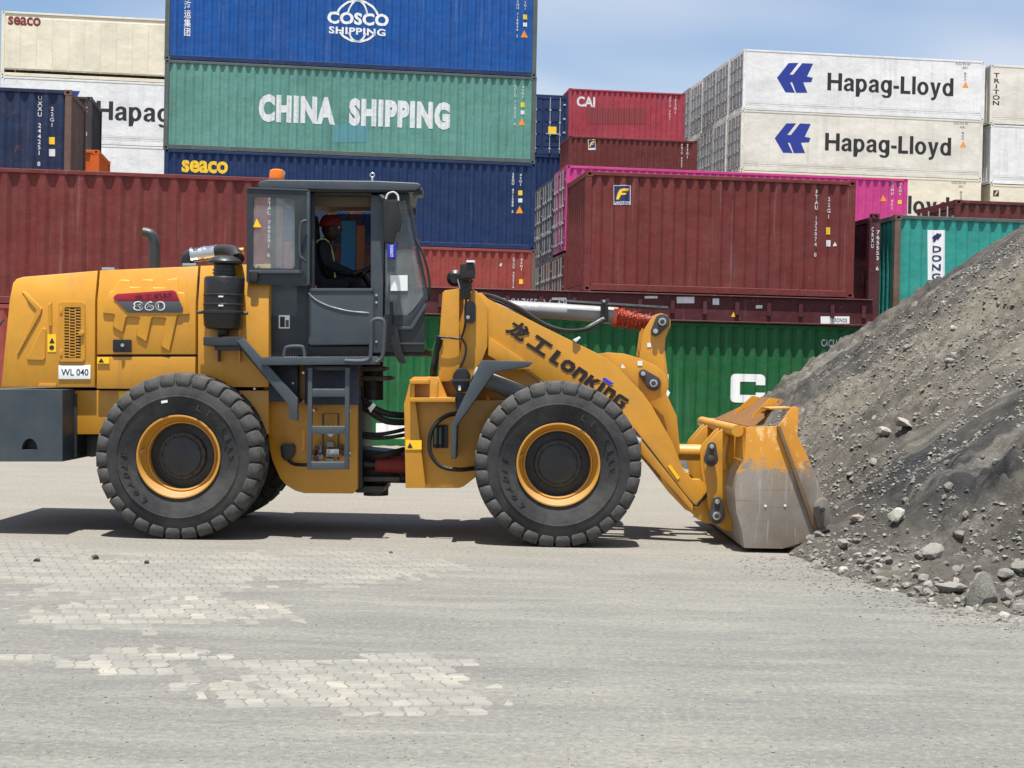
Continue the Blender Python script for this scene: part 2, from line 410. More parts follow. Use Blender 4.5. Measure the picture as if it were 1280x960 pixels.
def door_end(c, mat, rodmat, gask, side=0, rods=2):
    """pair of doors with lock rods on the end at x=0 (side=0)"""
    H = c.H; x = 0.02
    for k in range(2):
        y0 = .14 + k*(WID-.28)/2 + .01; y1 = y0 + (WID-.28)/2 - .02
        def mk():
            bm = bmesh.new(); add_box(bm, 0, .06, 0, y1-y0, 0, H-.42)
            for q in (.08, .34, .60, .86):      # pressed panels
                hh = (H-.42)*.18; add_box(bm, -.018, -.001, .08, y1-y0-.08, (H-.42)*q*.93+.02, (H-.42)*q*.93+.02+hh)
            bevel_sharp(bm, .006); return finish(bm, 0)
        d = link('door', cached(('door', round(H, 2)), mk), mat, c.o, (x, y0, .2))
        for r in range(rods):
            yr = (y1-y0) * ((.22, .68) if k == 0 else (.32, .78))[r]
            def mkr():
                bm = bmesh.new(); add_tube(bm, [(0, 0, -.12), (0, 0, H-.34)], .022, 6)
                for q in (.02, .3, .55, .8): add_box(bm, -.03, .05, -.05, .05, (H-.5)*q, (H-.5)*q+.07)
                add_box(bm, -.05, -.03, -.02, .42 if r == 0 else .2, .78, .82); return finish(bm)
            link('lock_rod', cached(('rod', round(H, 2), r), mkr), rodmat, d, (-.06, yr, 0))
        for q in (.08, .35, .62, .9):
            yh = -.05 if k == 0 else (y1-y0) - .07
            link('hinge', cached('hinge', lambda: box_me(-.025, .01, 0, .12, 0, .07, .004)), rodmat, d, (0, yh, (H-.45)*q))
    link('door_header', cached(('hdr', ), lambda: box_me(.0, .1, .14, WID-.14, 0, .2, .006)), gask, c.o, (0, 0, H-.205))
    link('door_sill', cached(('sill', ), lambda: box_me(.0, .1, .14, WID-.14, 0, .18, .006)), gask, c.o, (0, 0, .005))
def make_container(label, Yc, z0, color, left=None, right=None, L=12.192, H=2.896, kind='dry', p=.278, d=.042, doors=False,
                   post=None, group=None, rail=None, name='shipping_container', endon=False, dv=0.0, du=0.0, cat='container', far=False, endm=None):
    c = Box(); c.L, c.H, c.kind, c.p, c.d = L, H, kind, p, d
    ref = left or right; P = hit(*ref, Yc); U = P.dot(YU) + du; V0 = Yc*math.cos(TH) + dv
    if right: U -= (WID if endon else L)
    org = YU*U + YV*V0; org.z = z0; c.V0 = V0
    if endon:
        c.o = empty(name, org + YU*WID, TH + math.pi/2, label, cat, group); c.endon = True
    else: c.o = empty(name, org, TH, label, cat, group); c.endon = False
    c.org = org; c.mat = color; rail = rail or color; post = post or rail
    px_ = .15
    if kind == 'dry':
        link('side_wall', cached(('sw', L, H, p, d), lambda: corr_sheet(.13, L-.13, .14, H-.085, p, d, .012)), color, c.o)
    else:
        def mk():
            bm = bmesh.new(); add_box(bm, .1, L-.1, .012, .06, .42, H-.09); return finish(bm, 0)
        if kind == 'reefer': link('side_wall', cached(('rs', L, H), mk), color, c.o)
        else:     # panelled side, each panel its own piece
            n = 17; pw = (L-.3)/n
            pm = cached(('panel', L, H, n), lambda: box_me(0, pw-.018, 0, .03, 0, H-.62, .008))
            for i in range(n): link('panel', pm, color, c.o, (.15+i*pw, .012, .36))
            link('side_wall', cached(('rb', L, H), lambda: box_me(.1, L-.1, .028, .07, .3, H-.1)), rail, c.o)
        def mkb():
            bm = bmesh.new()
            for k in range(3): add_box(bm, .1, L-.1, .006 + .004*(k % 2), .06, .17+k*.085, .17+k*.085+.06)
            add_box(bm, .1, L-.1, .022, .06, .16, .43); bevel_sharp(bm, .004); return finish(bm, 0)
        if kind == 'reefer': link('kick_rail', cached(('kick', L), mkb), color, c.o)
    if not far:
        f = link('side_wall', cached(('fw', L, H), lambda: box_me(.12, L-.12, WID-.05, WID-.015, .14, H-.085)), color, c.o)
    link('roof', cached(('rf', L, H), lambda: box_me(.1, L-.1, .05, WID-.05, H-.05, H-.02)), color, c.o)
    link('floor', cached(('fl', L), lambda: box_me(.1, L-.1, .06, WID-.06, .1, .15)), DARKSTEEL, c.o)
    tr = cached(('tr', L), lambda: box_me(.17, L-.17, 0, .065, -.09, -.008, .006)); br = cached(('br', L), lambda: box_me(.17, L-.17, 0, .05, .015, .16, .006))
    for yy in ((0, WID-.065) if not far else (0,)):
        link('top_rail', tr, rail, c.o, (0, yy, H)); link('bottom_rail', br, rail, c.o, (0, yy, 0))
    pm = cached(('post', H), lambda: box_me(0, px_, 0, .13, .1, H-.1, .012))
    cm = cached('cast', casting_me)
    for xx in (0, L-px_):
        for yy in (0, WID-.13): link('corner_post', pm, post, c.o, (xx, yy, 0))
    for xx in (-.004, L-.174):
        for yy in (-.004, WID-.158):
            for zz in (0, H-.118): link('corner_casting', cm, post, c.o, (xx, yy, zz))
    # ends
    ew = cached(('ew', H, d), lambda: corr_sheet(.12, WID-.12, .16, H-.1, .25, .04, 0, 'y'))
    if not doors:
        link('end_wall', ew, color, c.o, (.03, 0, 0))
        er = cached('er', lambda: box_me(.0, .07, .16, WID-.16, 0, .12, .008))
        link('end_rail', er, rail, c.o, (.004, 0, H-.125)); link('end_rail', er, rail, c.o, (.004, 0, .01))
    else: door_end(c, color if doors is True else doors, STEEL, rail)
    e2 = link('end_wall', ew, endm or color, c.o, (L-.03, WID, 0)); e2.rotation_euler = (0, 0, math.pi)
    er = cached('er', lambda: box_me(.0, .07, .16, WID-.16, 0, .12, .008))
    link('end_rail', er, endm or rail, c.o, (L-.075, 0, H-.125)); link('end_rail', er, endm or rail, c.o, (L-.075, 0, .01))
    return c
def loc(c, px, py):
    """pixel -> point (x, z) on the near side of a container"""
    d_ = ray(px, py); t = (c.V0 - CAMP.dot(YV)) / d_.dot(YV); P = CAMP + d_*t
    return (P - c.org).dot(YU), P.z - c.org.z
def decal(c, flat, x0, x1, z0, z1, mat, name='lettering', lift=.004, parent=None):
    V, Fs = flat; bm = bmesh.new(); vv = [bm.verts.new((x0+x*(x1-x0), 0, z0+y*(z1-z0))) for x, y in V]
    for f in Fs:
        try: bm.faces.new([vv[i] for i in f])
        except ValueError: pass
    base = .012; xs_ = [v.co.x for v in bm.verts]; x0, x1 = min(xs_), max(xs_)
    if c.kind == 'dry':
        for b in corr_breaks(min(x0, x1), max(x0, x1), c.p):
            bmesh.ops.bisect_plane(bm, geom=bm.verts[:]+bm.edges[:]+bm.faces[:], plane_co=(b, 0, 0), plane_no=(1, 0, 0))
        for v in bm.verts: v.co.y = base + corr(v.co.x, c.p, c.d) - lift
    else:
        for v in bm.verts: v.co.y = base - lift
    me = bpy.data.meshes.new(name); bm.to_mesh(me); bm.free()
    return link(name, me, mat, parent or c.o)
def ctext(c, s, bx, mat, bold=0.0, spacing=1.0, lift=.004, line=1.0):
    x0, z0 = loc(c, bx[0], bx[3]); _, z1 = loc(c, bx[0], bx[1]); x1, _ = loc(c, bx[2], (bx[1]+bx[3])/2)
    return decal(c, text_flat(s, bold, spacing, line), x0, x1, z0, z1, mat, lift=lift)
def cpoly(c, pts, mat, name='marking', lift=.004):
    P = [loc(c, *p_) for p_ in pts]; return decal(c, poly_flat(P), 0, 1, 0, 1, mat, name, lift)
def crect(c, x0, y0, x1, y1, mat, name='marking', lift=.004): return cpoly(c, [(x0, y1), (x1, y1), (x1, y0), (x0, y0)], mat, name, lift)
def vert(s): return '\n'.join(s)

MAROON = container_paint('maroon_container_paint', lin(122, 50, 45, K), .40, .6, .65)
MAROON2 = container_paint('dark_maroon_container_paint', lin(112, 44, 40, K), .35, .7, .6)
BRICK = container_paint('brick_red_container_paint', lin(160, 70, 60, .9), .4, .45, .35)
FLATM = container_paint('flat_rack_maroon_paint', lin(88, 36, 40, K), .35, .8, .6)
GREEN = container_paint('green_container_paint', lin(24, 108, 56, .80), .35, .45, .55)
BLUE = container_paint('bright_blue_container_paint', lin(6, 86, 164, .92), .3, .45, .5)
SAGE = container_paint('sage_green_container_paint', lin(98, 153, 140, .98), .4, .5, .5)
NAVY = container_paint('navy_container_paint', lin(20, 50, 96, K), .2, .25, .35)
NAVY2 = container_paint('dull_navy_container_paint', lin(30, 50, 84, K), .25, .6, .5)
CHAR = container_paint('charcoal_container_paint', lin(66, 60, 64, K), .2, .5, .4)
ORANGE = container_paint('orange_container_paint', lin(228, 104, 28, .95), .2, .3, .3)
PINKRED = container_paint('faded_pink_red_container_paint', lin(178, 64, 78, .92), .4, .35, .4)
MAGENTA = container_paint('magenta_container_paint', lin(206, 66, 138, .98), .25, .2, .25)
TEAL = container_paint('teal_container_paint', lin(54, 160, 146, .92), .25, .2, .25)
RWHITE = container_paint('reefer_white_paint', lin(236, 235, 232, 1.0), .2, .22, .38)
RCREAM = container_paint('reefer_cream_paint', lin(242, 232, 206, .95), .15, .08, .16)
RIVORY = container_paint('reefer_ivory_paint', lin(232, 226, 212, .97), .15, .15, .3)
RGREY = container_paint('reefer_grey_door', lin(176, 174, 170, .85), .3, .5, .6)
POSTG = container_paint('grey_green_post', lin(92, 104, 100, K), .3, .5, .5)
POSTB = container_paint('brown_rust_post', lin(120, 96, 82, K), .3, .8, .5)
WHITEP = worn_print('white_container_lettering', lin(232, 234, 232), .85); WHITEC = worn_print('clean_white_lettering', lin(240, 240, 236), .15)
YELP = worn_print('yellow_container_lettering', lin(244, 200, 40), .2); BLKP = worn_print('black_container_lettering', lin(28, 27, 28), .2)
BLUP = worn_print('royal_blue_lettering', lin(24, 48, 142), .2); REDP = worn_print('dark_red_lettering', lin(120, 30, 34), .25)
LBLUP = worn_print('light_blue_paint_patch', lin(84, 146, 152), .5); ORP = worn_print('orange_warning_print', lin(240, 150, 40), .2)
NAVP = worn_print('navy_logo_print', lin(30, 36, 92), .2); GREYP = worn_print('grey_print', lin(120, 118, 114), .3); PATCH = worn_print('overpaint_patch_red', lin(138, 48, 52), .5)

RA, RB, RC, RE, RF, RR = 33.8, 36.4, 44.0, 50.9, 51.6, 71.3
def tri(c, x, y, s, mat): return cpoly(c, [(x-s/2, y+s/2), (x+s/2, y+s/2), (x, y-s/2)], mat)
# --- front row
gr = make_container('green forty foot container at ground level behind the loader, big white letter C on it', RA, 0, GREEN, right=(1098, 480), d=.045)
def block_c(c, x0, y0, x1, y1, cut=True):
    t = 0.27; r = .16
    def arc(cx_, cy_, rx, ry, a0, a1, n=5): return [(cx_+rx*math.cos(a0+(a1-a0)*k/n), cy_+ry*math.sin(a0+(a1-a0)*k/n)) for k in range(n+1)]
    H_ = math.pi/2
    pts = arc(1-r, 1-r, r, r, 0, H_) + arc(r, 1-r, r, r, H_, 2*H_) + arc(r, r, r, r, 2*H_, 3*H_) + arc(1-r, r, r, r, 3*H_, 4*H_)
    pts += [(1, .36), (.74, .36), (.74, t), (t+.02, t), (t, t+.02), (t, 1-t-.02), (t+.02, 1-t), (.74, 1-t), (.74, .62), (1, .62)]
    a = loc(c, x0, y1); b = loc(c, x1, y0); decal(c, poly_flat(pts), a[0], b[0], a[1], b[1], WHITEC)
block_c(gr, 913, 468, 957, 503)
ctext(gr, 'S', (796, 464, 838, 501), WHITEC, .05)
ctext(gr, 'CACU', (1027, 424, 1046, 433), WHITEP, .01)
crect(gr, 470, 529, 512, 546, WHITEC, 'placard'); crect(gr, 470, 546.5, 512, 563, worn_print('pale_yellow_placard', lin(236, 232, 170), .1), 'placard')
# flat rack lying on it, end walls upright
fz = gr.H; FRD = .645
fr = Box(); fr.kind = 'flat'; fr.org = gr.org + Vector((0, 0, fz)); fr.V0 = gr.V0; fr.L = 12.192; fr.p = .278; fr.d = 0
fr.o = empty('flat_rack', fr.org, TH, 'dark maroon flat rack on the green container, carrying a maroon twenty foot container', 'flat rack')
def frbox(name, x0, x1, y0, y1, z0, z1, m=FLATM, b=.008, par=None): return link(name, box_me(x0, x1, y0, y1, z0, z1, b), m, par or fr.o)
frbox('side_beam', .18, 12.01, .012, .06, .04, FRD-.05); frbox('side_beam', .18, 12.01, WID-.06, WID-.012, .04, FRD-.05)
frbox('beam_flange', .18, 12.01, -.06, .16, FRD-.05, FRD-.02); frbox('beam_flange', .18, 12.01, -.12, .16, .005, .04)
frbox('deck', .18, 12.01, .17, WID-.17, FRD-.06, FRD-.025)
for k in range(16): frbox('stake_pocket', .5+k*.75, .6+k*.75, -.03, .011, .18, .5)
for xx in (0, 12.192-.3):
    for yy in (0, WID-.2):
        po = frbox('end_post', xx+.02, xx+.28, yy+.02, yy+.2, .12, 2.49, FLATM, .01)
        for zz in (.0, 2.48): link('corner_casting', _cm['cast'], FLATM, po, (xx+.06, yy, zz))
    frbox('end_panel', xx+.1, xx+.16, .2, WID-.2, FRD, 2.4)
    frbox('end_rail', xx+.06, xx+.22, .21, WID-.21, 2.41, 2.53)
    for k in range(5): frbox('stiffener', xx+.17, xx+.24, .35+k*.42, .43+k*.42, FRD, 2.4)
ctext(fr, 'CRXU 765553 6  42P3', (621, 372, 716, 383), WHITEP, .01)
crect(fr, 846, 371, 868, 379, WHITEP, 'label_plate'); crect(fr, 891, 373, 899, 381, WHITEP, 'label_plate'); crect(fr, 945, 381.5, 953, 385.5, WHITEP, 'label_plate')
crect(fr, 1026, 395.5, 1062, 404.5, WHITEC, 'label_plate'); ctext(fr, 'CRONOS', (1040, 397.5, 1059, 402.5), GREYP, .02, lift=.007); crect(fr, 806, 370, 822, 373, WHITEP, 'label_plate'); crect(fr, 690, 372, 708, 375, WHITEP, 'label_plate'); tri(fr, 917, 393, 6, YELP)
fr.V0s = fr.V0
def post_text(s, bx):
    x0, z0 = loc(fr, bx[0], bx[3]); x1, z1 = loc(fr, bx[2], bx[1]); V, Fs = text_flat(vert(s), .01, 1, .95); me = bmesh.new()
    vv = [me.verts.new((x0+x*(x1-x0), .012, z0+y*(z1-z0))) for x, y in V]
    for f in Fs:
        try: me.faces.new([vv[i] for i in f])
        except ValueError: pass
    m_ = bpy.data.meshes.new('lettering'); me.to_mesh(m_); me.free(); link('lettering', m_, WHITEP, fr.o)
post_text('CRXU', (1089, 284, 1093, 310)); post_text('765553 6', (1095, 288, 1100, 338))
# the twenty foot box on the rack
m20 = make_container('maroon twenty foot container with a navy and yellow logo square, on the flat rack', RA, fz+FRD, MAROON, right=(1069, 300), L=6.30, H=2.68, dv=.02, group=None)
def florens(c, x0, y0, x1, y1, framed=True):
    crect(c, x0-.8, y0-.8, x1+.8, y1+.8, WHITEP, 'logo', .004)
    crect(c, x0, y0, x1, y1-(y1-y0)*.16, NAVP, 'logo', .007)
    a = loc(c, x0, y1-(y1-y0)*.16); b = loc(c, x1, y0)
    f1 = [(.12, .12), (.30, .12), (.42, .40), (.70, .42), (.80, .54), (.46, .53), (.50, .64), (.86, .66), (.95, .82), (.60, .82), (.36, .76), (.24, .55)]
    decal(c, poly_flat(f1), a[0], b[0], a[1], b[1], YELP, 'logo', .010)
florens(m20, 768, 232, 788, 255); ctext(m20, 'FLORENS', (768.5, 251.8, 787.5, 254.8), NAVP, .02, lift=.007)
ctext(m20, vert('FTAU 132074 0'), (1017, 237, 1023, 321), WHITEP, .02, line=.9)
ctext(m20, vert('22G1'), (1034, 246, 1039, 273), WHITEP, .02); crect(m20, 1033, 284, 1038.5, 293, YELP); crect(m20, 1033, 300, 1039, 308, WHITEP); tri(m20, 1044, 305, 5, WHITEP)
# left block
l1 = make_container('red brown container at ground level behind the rear end of the loader', RA, 0, BRICK, right=(352, 420), p=.39)
l2 = make_container('long maroon forty foot container behind the engine hood of the loader', RA, 2.9, MAROON, right=(354, 290), p=.392, d=.055)
ctext(l2, vert('FTAU 769591 6'), (333, 246, 339, 321), WHITEP, .02, line=.9)
b1 = make_container('dull navy blue twenty foot container above the long maroon one, rusty right corner post', RB, 5.36, NAVY2, right=(89, 160), L=6.058, H=2.591, p=.32, post=POSTB, endm=POSTB)
ctext(b1, vert('UXXU 244251 8'), (45, 119, 52, 207), WHITEP, .01, line=.9); ctext(b1, vert('22G1'), (62, 133, 67, 158), WHITEP, .01); crect(b1, 61, 171, 68, 180, YELP); crect(b1, 61, 186, 68.5, 195, WHITEP)
oc = make_container('small orange container top peeking above the long maroon container', RC, 5.04, ORANGE, right=(124, 200), L=6.058, H=2.591)
ch = make_container('charcoal container behind the dull navy one, white size code on it', RE, 7.57, CHAR, right=(118, 150), L=6.058, H=2.591, dv=-.6)
ctext(ch, '2210', (98, 133, 110, 140), WHITEP, .02); crect(ch, 102, 155, 105.5, 160, YELP); tri(ch, 108, 167, 5, WHITEP)
# teal block at the right, and what it stands on
t1 = make_container('container at ground level under the teal one, hidden behind the rubble pile', RA, 0, MAROON2, left=(1118, 420), H=2.896)
t2 = make_container('teal container behind the top of the rubble pile, white vertical name board on it', RA, 2.9, TEAL, left=(1118, 320), L=12.192, H=2.591, post=POSTB, rail=POSTG)
crect(t2, 1160, 287.5, 1182, 350, WHITEC, 'name_board', .004); ctext(t2, 'D\nO\nN\nG', (1164.5, 307, 1177, 349.5), NAVP, .03, lift=.009, line=1.05)
for q in ([(1166, 302), (1172, 291), (1175, 292), (1170, 302)], [(1171, 297), (1176, 291.5), (1177, 294), (1173, 300)], [(1165, 297), (1170, 293), (1171, 294.5), (1167, 299)]): cpoly(t2, q, NAVP, 'logo', .009)
r2 = make_container('dark maroon container showing its roof edge behind the teal container', RB, 3.7, MAROON2, left=(1207, 262), L=12.192, H=2.591, doors=True, dv=.6)
# --- centre stack
e2 = make_container('brick red container at the bottom of the tall stack behind the cab', RE, 2.897, BRICK, left=(204, 380), post=POSTB)
e3 = make_container('navy blue container with yellow lettering, under the sage green one', RE, 5.793, NAVY, left=(204, 260), rail=NAVY)
e4 = make_container('sage green container with large white two word name, in the tall stack', RE, 8.689, SAGE, left=(205, 130), post=POSTG, rail=POSTG)
e5 = make_container('bright blue container at the top of the tall stack, white globe logo on it', RE, 11.585, BLUE, left=(206, 40), post=POSTG, rail=NAVY)
ctext(e4, 'CHINA  SHIPPING', (323, 117, 563, 152), WHITEP, .065, 1.15); crect(e4, 416, 155, 459, 178, LBLUP, 'paint_patch', .003)
ctext(e3, 'seaco', (227, 199.5, 285, 215), YELP, .035)
ctext(e5, 'COSCO', (409, 13.5, 486, 29), WHITEC, .04, 1.05); ctext(e5, 'SHIPPING', (411, 32.5, 482, 41.5), WHITEC, .03, 1.1)
a = loc(e5, 447, 26); sc_ = 1/38.0
for rx in (27, 13):
    for s_ in (1, -1):
        a0 = math.asin(.36 if s_ > 0 else .58)
        pts = [(rx*sc_*math.cos(t), 25.5*sc_*s_*math.sin(t)) for t in [a0+(math.pi-2*a0)*k/20 for k in range(21)]]
        V_, F_ = ribbon_flat([(x+a[0], y+a[1]) for x, y in pts], .07 if rx > 20 else .055); decal(e5, (V_, F_), 0, 1, 0, 1, WHITEC, 'logo')
ctext(e5, '中\n国\n远\n洋\n海\n运\n集\n团', (229.5, -44, 239, 44.5), WHITEC, .012, 1.0, line=1.0)
for c_, x_, y_, idt, rows in ((e5, 645, -4, 'CSNU 718840 2', 50), (e4, 642, 106, 'CCLU 718254 6', 50), (e3, 639, 216, 'SEGU 471288 5', 50), (e2, 640, 322, 'CTXU 405516', 38)):
    ctext(c_, vert(idt), (x_, y_, x_+3.6, y_+rows), WHITEP, .02, line=.9)
    ctext(c_, vert('45G1'), (x_+10, y_+1, x_+13.4, y_+16), WHITEP, .02)
    if c_ is not e2: crect(c_, x_+9, y_+22, x_+14, y_+28, YELP); crect(c_, x_+9, y_+32, x_+14, y_+37, WHITEP); tri(c_, x_+10.5, y_+46, 9, ORP)
    else: crect(c_, x_+9, y_+27, x_+14, y_+33, YELP)
cpoly(e2, [(624, 332), (627, 333), (628, 329), (626, 329)], WHITEP)
# --- magenta block right of the stack
f1 = make_container('magenta container showing above and beside the maroon twenty foot one', RF, 5.88, MAGENTA, left=(707, 250), doors=True)
tri(f1, 1104.5, 247.5, 8, ORP); ctext(f1, vert('TCNU 451'), (1114, 226, 1117, 262), WHITEP, .02); ctext(f1, vert('45G1'), (1124, 228, 1127, 244), WHITEP, .02); crect(f1, 1123, 250, 1127, 255, YELP)
f2 = make_container('dark maroon container with white lock rods, under the magenta one', RF, 2.897, MAROON2, left=(705, 330), doors=True)
f3 = make_container('navy container with pale lock rods, second behind the magenta one', RF, 5.793, NAVY2, left=(707, 250), doors=True, dv=2.55)
for k_ in (2, 3):
    make_container('%s container deep in the gap right of the tall stack, upper tier' % ('teal edged grey', 'far maroon')[k_-2], RF, 5.793, CHAR if k_ == 2 else MAROON2, left=(707, 250), doors=True, dv=2.55*k_)
    make_container('%s container deep in the gap right of the tall stack, lower tier' % ('dark grey', 'far maroon')[k_-2], RF, 2.897, CHAR if k_ == 2 else MAROON2, left=(705, 330), doors=True, dv=2.55*k_)
f4 = make_container('dark maroon container with doors, low down between the tall stack and the maroon box', RF, 2.897, MAROON2, left=(705, 330), doors=True, dv=2.55)
# --- far stacks in the gap
g1 = make_container('navy container end with white lock rods, between the tall stack and the pink red container', 73.5, 12.27, NAVY, right=(709.5, 150), L=12.192, endon=True, doors=True)
g2 = make_container('navy container under the navy door end, right of the tall stack', 73.5, 9.37, NAVY, right=(708.5, 220), endon=True)
crect_tag = link('label_plate', box_me(-.06, -.05, .55, .95, 1.0, 1.35), YELP, g1.o)
h1 = make_container('faded pink red twenty foot container with white three letter name, above the maroon ones', 77.0, 13.6, PINKRED, left=(711, 130), L=6.058, H=2.591)
ctext(h1, 'CAI', (721, 120, 744, 133), WHITEP, .03); crect(h1, 734, 135, 806, 155, PATCH, 'paint_patch', .003); ctext(h1, vert('CAIU 3841'), (836, 121, 838.5, 150), WHITEP, .02); ctext(h1, vert('22G1'), (843, 124, 845.5, 142), WHITEP, .02)
h2 = make_container('maroon twenty foot container under the pink red one, small white framed logo', 69.6, 10.03, MAROON2, left=(711, 190), L=6.06, H=2.591)
florens(h2, 736, 175, 744, 186.5); ctext(h2, vert('FBIU 0355'), (851, 180, 853.5, 209), WHITEP, .02); ctext(h2, vert('22G1'), (858, 180, 860.5, 198), WHITEP, .02)
# --- refrigerated containers
def EL(cx_, cy_, rx, ry, a0, a1, n=14): return [(cx_+rx*math.cos(math.radians(a0+(a1-a0)*k/n)), cy_+ry*math.sin(math.radians(a0+(a1-a0)*k/n))) for k in range(n+1)]
_d = ([(.60, 0), (.60, 1.03), (.41, 1.03), (.41, .66)] + EL(.29, .37, .29, .385, 62, 298) + [(.42, .08), (.42, 0)], EL(.30, .37, .115, .235, 0, 345, 16))
_flip = lambda L_: [(.60-x, .74-y) for x, y in L_]
GLY = {'H': (.78, ([(0, 0), (.2, 0), (.2, .42), (.58, .42), (.58, 0), (.78, 0), (.78, 1), (.58, 1), (.58, .6), (.2, .6), (.2, 1), (0, 1)],)),
 'a': (.57, ([(.57, 0), (.385, 0), (.37, .08), (.30, .0), (.20, -.015), (.08, .03), (.01, .12), (.01, .25), (.08, .37), (.2, .43), (.36, .465), (.365, .51), (.33, .59), (.27, .605), (.21, .585), (.19, .51), (.02, .51), (.05, .63), (.14, .725), (.27, .76), (.42, .735), (.52, .66), (.545, .55), (.545, .14)], [(.365, .34), (.25, .305), (.19, .26), (.185, .18), (.22, .125), (.28, .125), (.34, .165), (.365, .23)])),
 'p': (.60, tuple(_flip(q) for q in _d)), 'd': (.60, _d),
 'g': (.60, ([(.41, .74), (.60, .74), (.60, .0), (.57, -.15), (.47, -.26), (.30, -.29), (.14, -.26), (.04, -.12), (.22, -.12), (.25, -.15), (.31, -.165), (.38, -.13), (.41, -.05), (.41, .08)] + EL(.28, .385, .28, .37, 298, 62) + [(.41, .66)], EL(.29, .385, .11, .22, 0, 345, 16))),
 '-': (.30, ([(0, .27), (.30, .27), (.30, .44), (0, .44)],)), 'L': (.54, ([(0, 0), (.54, 0), (.54, .18), (.2, .18), (.2, 1), (0, 1)],)), 'l': (.19, ([(0, 0), (.19, 0), (.19, 1.03), (0, 1.03)],)),
 'o': (.62, (EL(.31, .37, .31, .385, 0, 345, 24), EL(.31, .37, .125, .235, 0, 345, 16))), 'y': (.58, ([(0, .74), (.2, .74), (.30, .27), (.40, .74), (.58, .74), (.36, -.06), (.29, -.22), (.18, -.29), (.06, -.29), (.06, -.14), (.14, -.14), (.19, -.10), (.205, -.02)],))}
def glyph_flat(s, gap=.085):
    V = []; Fs = []; x = 0
    for chh in s:
        wd, loops = GLY[chh]; k = len(V); lp = [[Vector((a_, b_, 0)) for a_, b_ in L_] for L_ in loops]
        Fs += [tuple(i+k for i in t) for t in geometry.tessellate_polygon(lp)]; V += [(a_+x, b_) for L_ in loops for a_, b_ in L_]; x += wd + gap
    x0 = min(v[0] for v in V); x1 = max(v[0] for v in V); y0 = min(v[1] for v in V); y1 = max(v[1] for v in V)
    return [((a_-x0)/(x1-x0), (b_-y0)/(y1-y0)) for a_, b_ in V], Fs
LG = [[(.02, .47), (.33, .98), (.60, 1.0), (.36, .60), (.46, .60), (.70, 1.0), (1.0, 1.0), (.84, .56), (1.0, .53), (.96, .38), (.74, .36), (.86, .02), (.55, .0), (.44, .34), (.38, .34), (.52, .0), (.26, .0)]]
def liner_marks(c, refc, dz_l=0, pic=True, dark=BLKP):
    def L_(x, y): return loc(refc, x, y)
    if pic:
        a = L_(970, 114.7); b = L_(1016.5, 79.5)
        decal(c, poly_flat(LG[0]), a[0], b[0], a[1], b[1], BLUP, 'logo')
    a = L_(1034, 119); t_ = L_(1034, 90.0); b = L_(1192, 105)
    decal(c, glyph_flat('Hapag-Lloyd'), a[0], b[0], a[1], t_[1], dark)
    a = L_(1195, 81); b = L_(1213, 77); decal(c, text_flat('HLXU 876 543', .01), a[0], b[0], a[1], a[1]+.13, GREYP)
    a = L_(1203, 86); decal(c, text_flat('45R1', .01), a[0], a[0]+.28, a[1], a[1]+.12, GREYP)
    a = L_(1205, 98); decal(c, text_flat('8\n0\n3', .01), a[0], a[0]+.12, a[1]-.1, a[1]+.3, GREYP)
    a = L_(1207, 107); decal(c, poly_flat([(0, 0), (1, 0), (.5, 1)]), a[0]-.16, a[0]+.16, a[1]-.1, a[1]+.2, ORP)
rz = (14.48, 11.58, 8.68)
r1 = make_container('uppermost white refrigerated container with blue logo at the right', RR, rz[0], RWHITE, left=(929, 95), kind='reefer', doors=RGREY, name='refrigerated_container')
r2_ = make_container('stained white refrigerated container with blue logo, second from top at the right', RR, rz[1], RIVORY, left=(926, 175), kind='reefer', doors=RGREY, name='refrigerated_container')
r3 = make_container('cream refrigerated container mostly hidden behind the magenta container', RR, rz[2], RCREAM, left=(924, 240), kind='reefer', doors=RGREY, name='refrigerated_container')
liner_marks(r1, r1); liner_marks(r2_, r1); liner_marks(r3, r1)
ORD = ['second', 'third', 'fourth', 'fifth', 'sixth', 'seventh']
for k in range(6):
    for j, tn in ((0, 'upper'), (1, 'lower')):
        make_container('grey door end of refrigerated container, %s tier, %s from the front' % (tn, ORD[k]), RR, rz[j], RGREY if k % 2 else RIVORY, left=((929, 95) if j == 0 else (926, 175)),
            kind='reefer', doors=RGREY, name='refrigerated_container', dv=2.53*(k+1), du=random.uniform(-.05, .05), group='refrigerated containers ranked behind', far=True)
tt = [make_container(lb, RR, z_, m_, left=(1238, y_), kind='reefer', name='refrigerated_container') for lb, z_, m_, y_ in
      (('pale grey refrigerated container with a vertical name, at the right edge of the picture', 14.34, RIVORY, 110), ('plain cream refrigerated container second from top at the right edge', 11.42, RWHITE, 190), ('cream refrigerated container with small navy logo at the right edge', 8.5, RCREAM, 240))]
x0, z0 = loc(tt[0], 1234, 131); x1, z1 = loc(tt[0], 1243, 91)
decal(tt[0], text_flat('T\nR\nI\nT\nO\nN', .02, 1, .9), .12, .50, z0, z1, BLKP)
a = loc(tt[2], 1232, 245); decal(tt[2], poly_flat([(0, 0), (1, 0), (1, 1), (0, 1)]), .15, .45, a[1], a[1]+.3, NAVP, 'logo'); decal(tt[2], poly_flat([(.2, .2), (.4, .2), (.9, .9), (.5, .8)]), .15, .45, a[1], a[1]+.3, YELP, 'logo', .007)
s1 = make_container('cream panelled refrigerated container at the top left, dark red name on it', RR, rz[0], RCREAM, left=(1.5, 50), kind='panelled', name='refrigerated_container')
s2 = make_container('white refrigerated container under the cream one, its black name half hidden', RR, rz[1], RWHITE, left=(0, 140), kind='reefer', name='refrigerated_container')
s3 = make_container('plain white refrigerated container, third from top at the left', RR, rz[2], RWHITE, left=(-1.5, 210), kind='reefer', name='refrigerated_container')
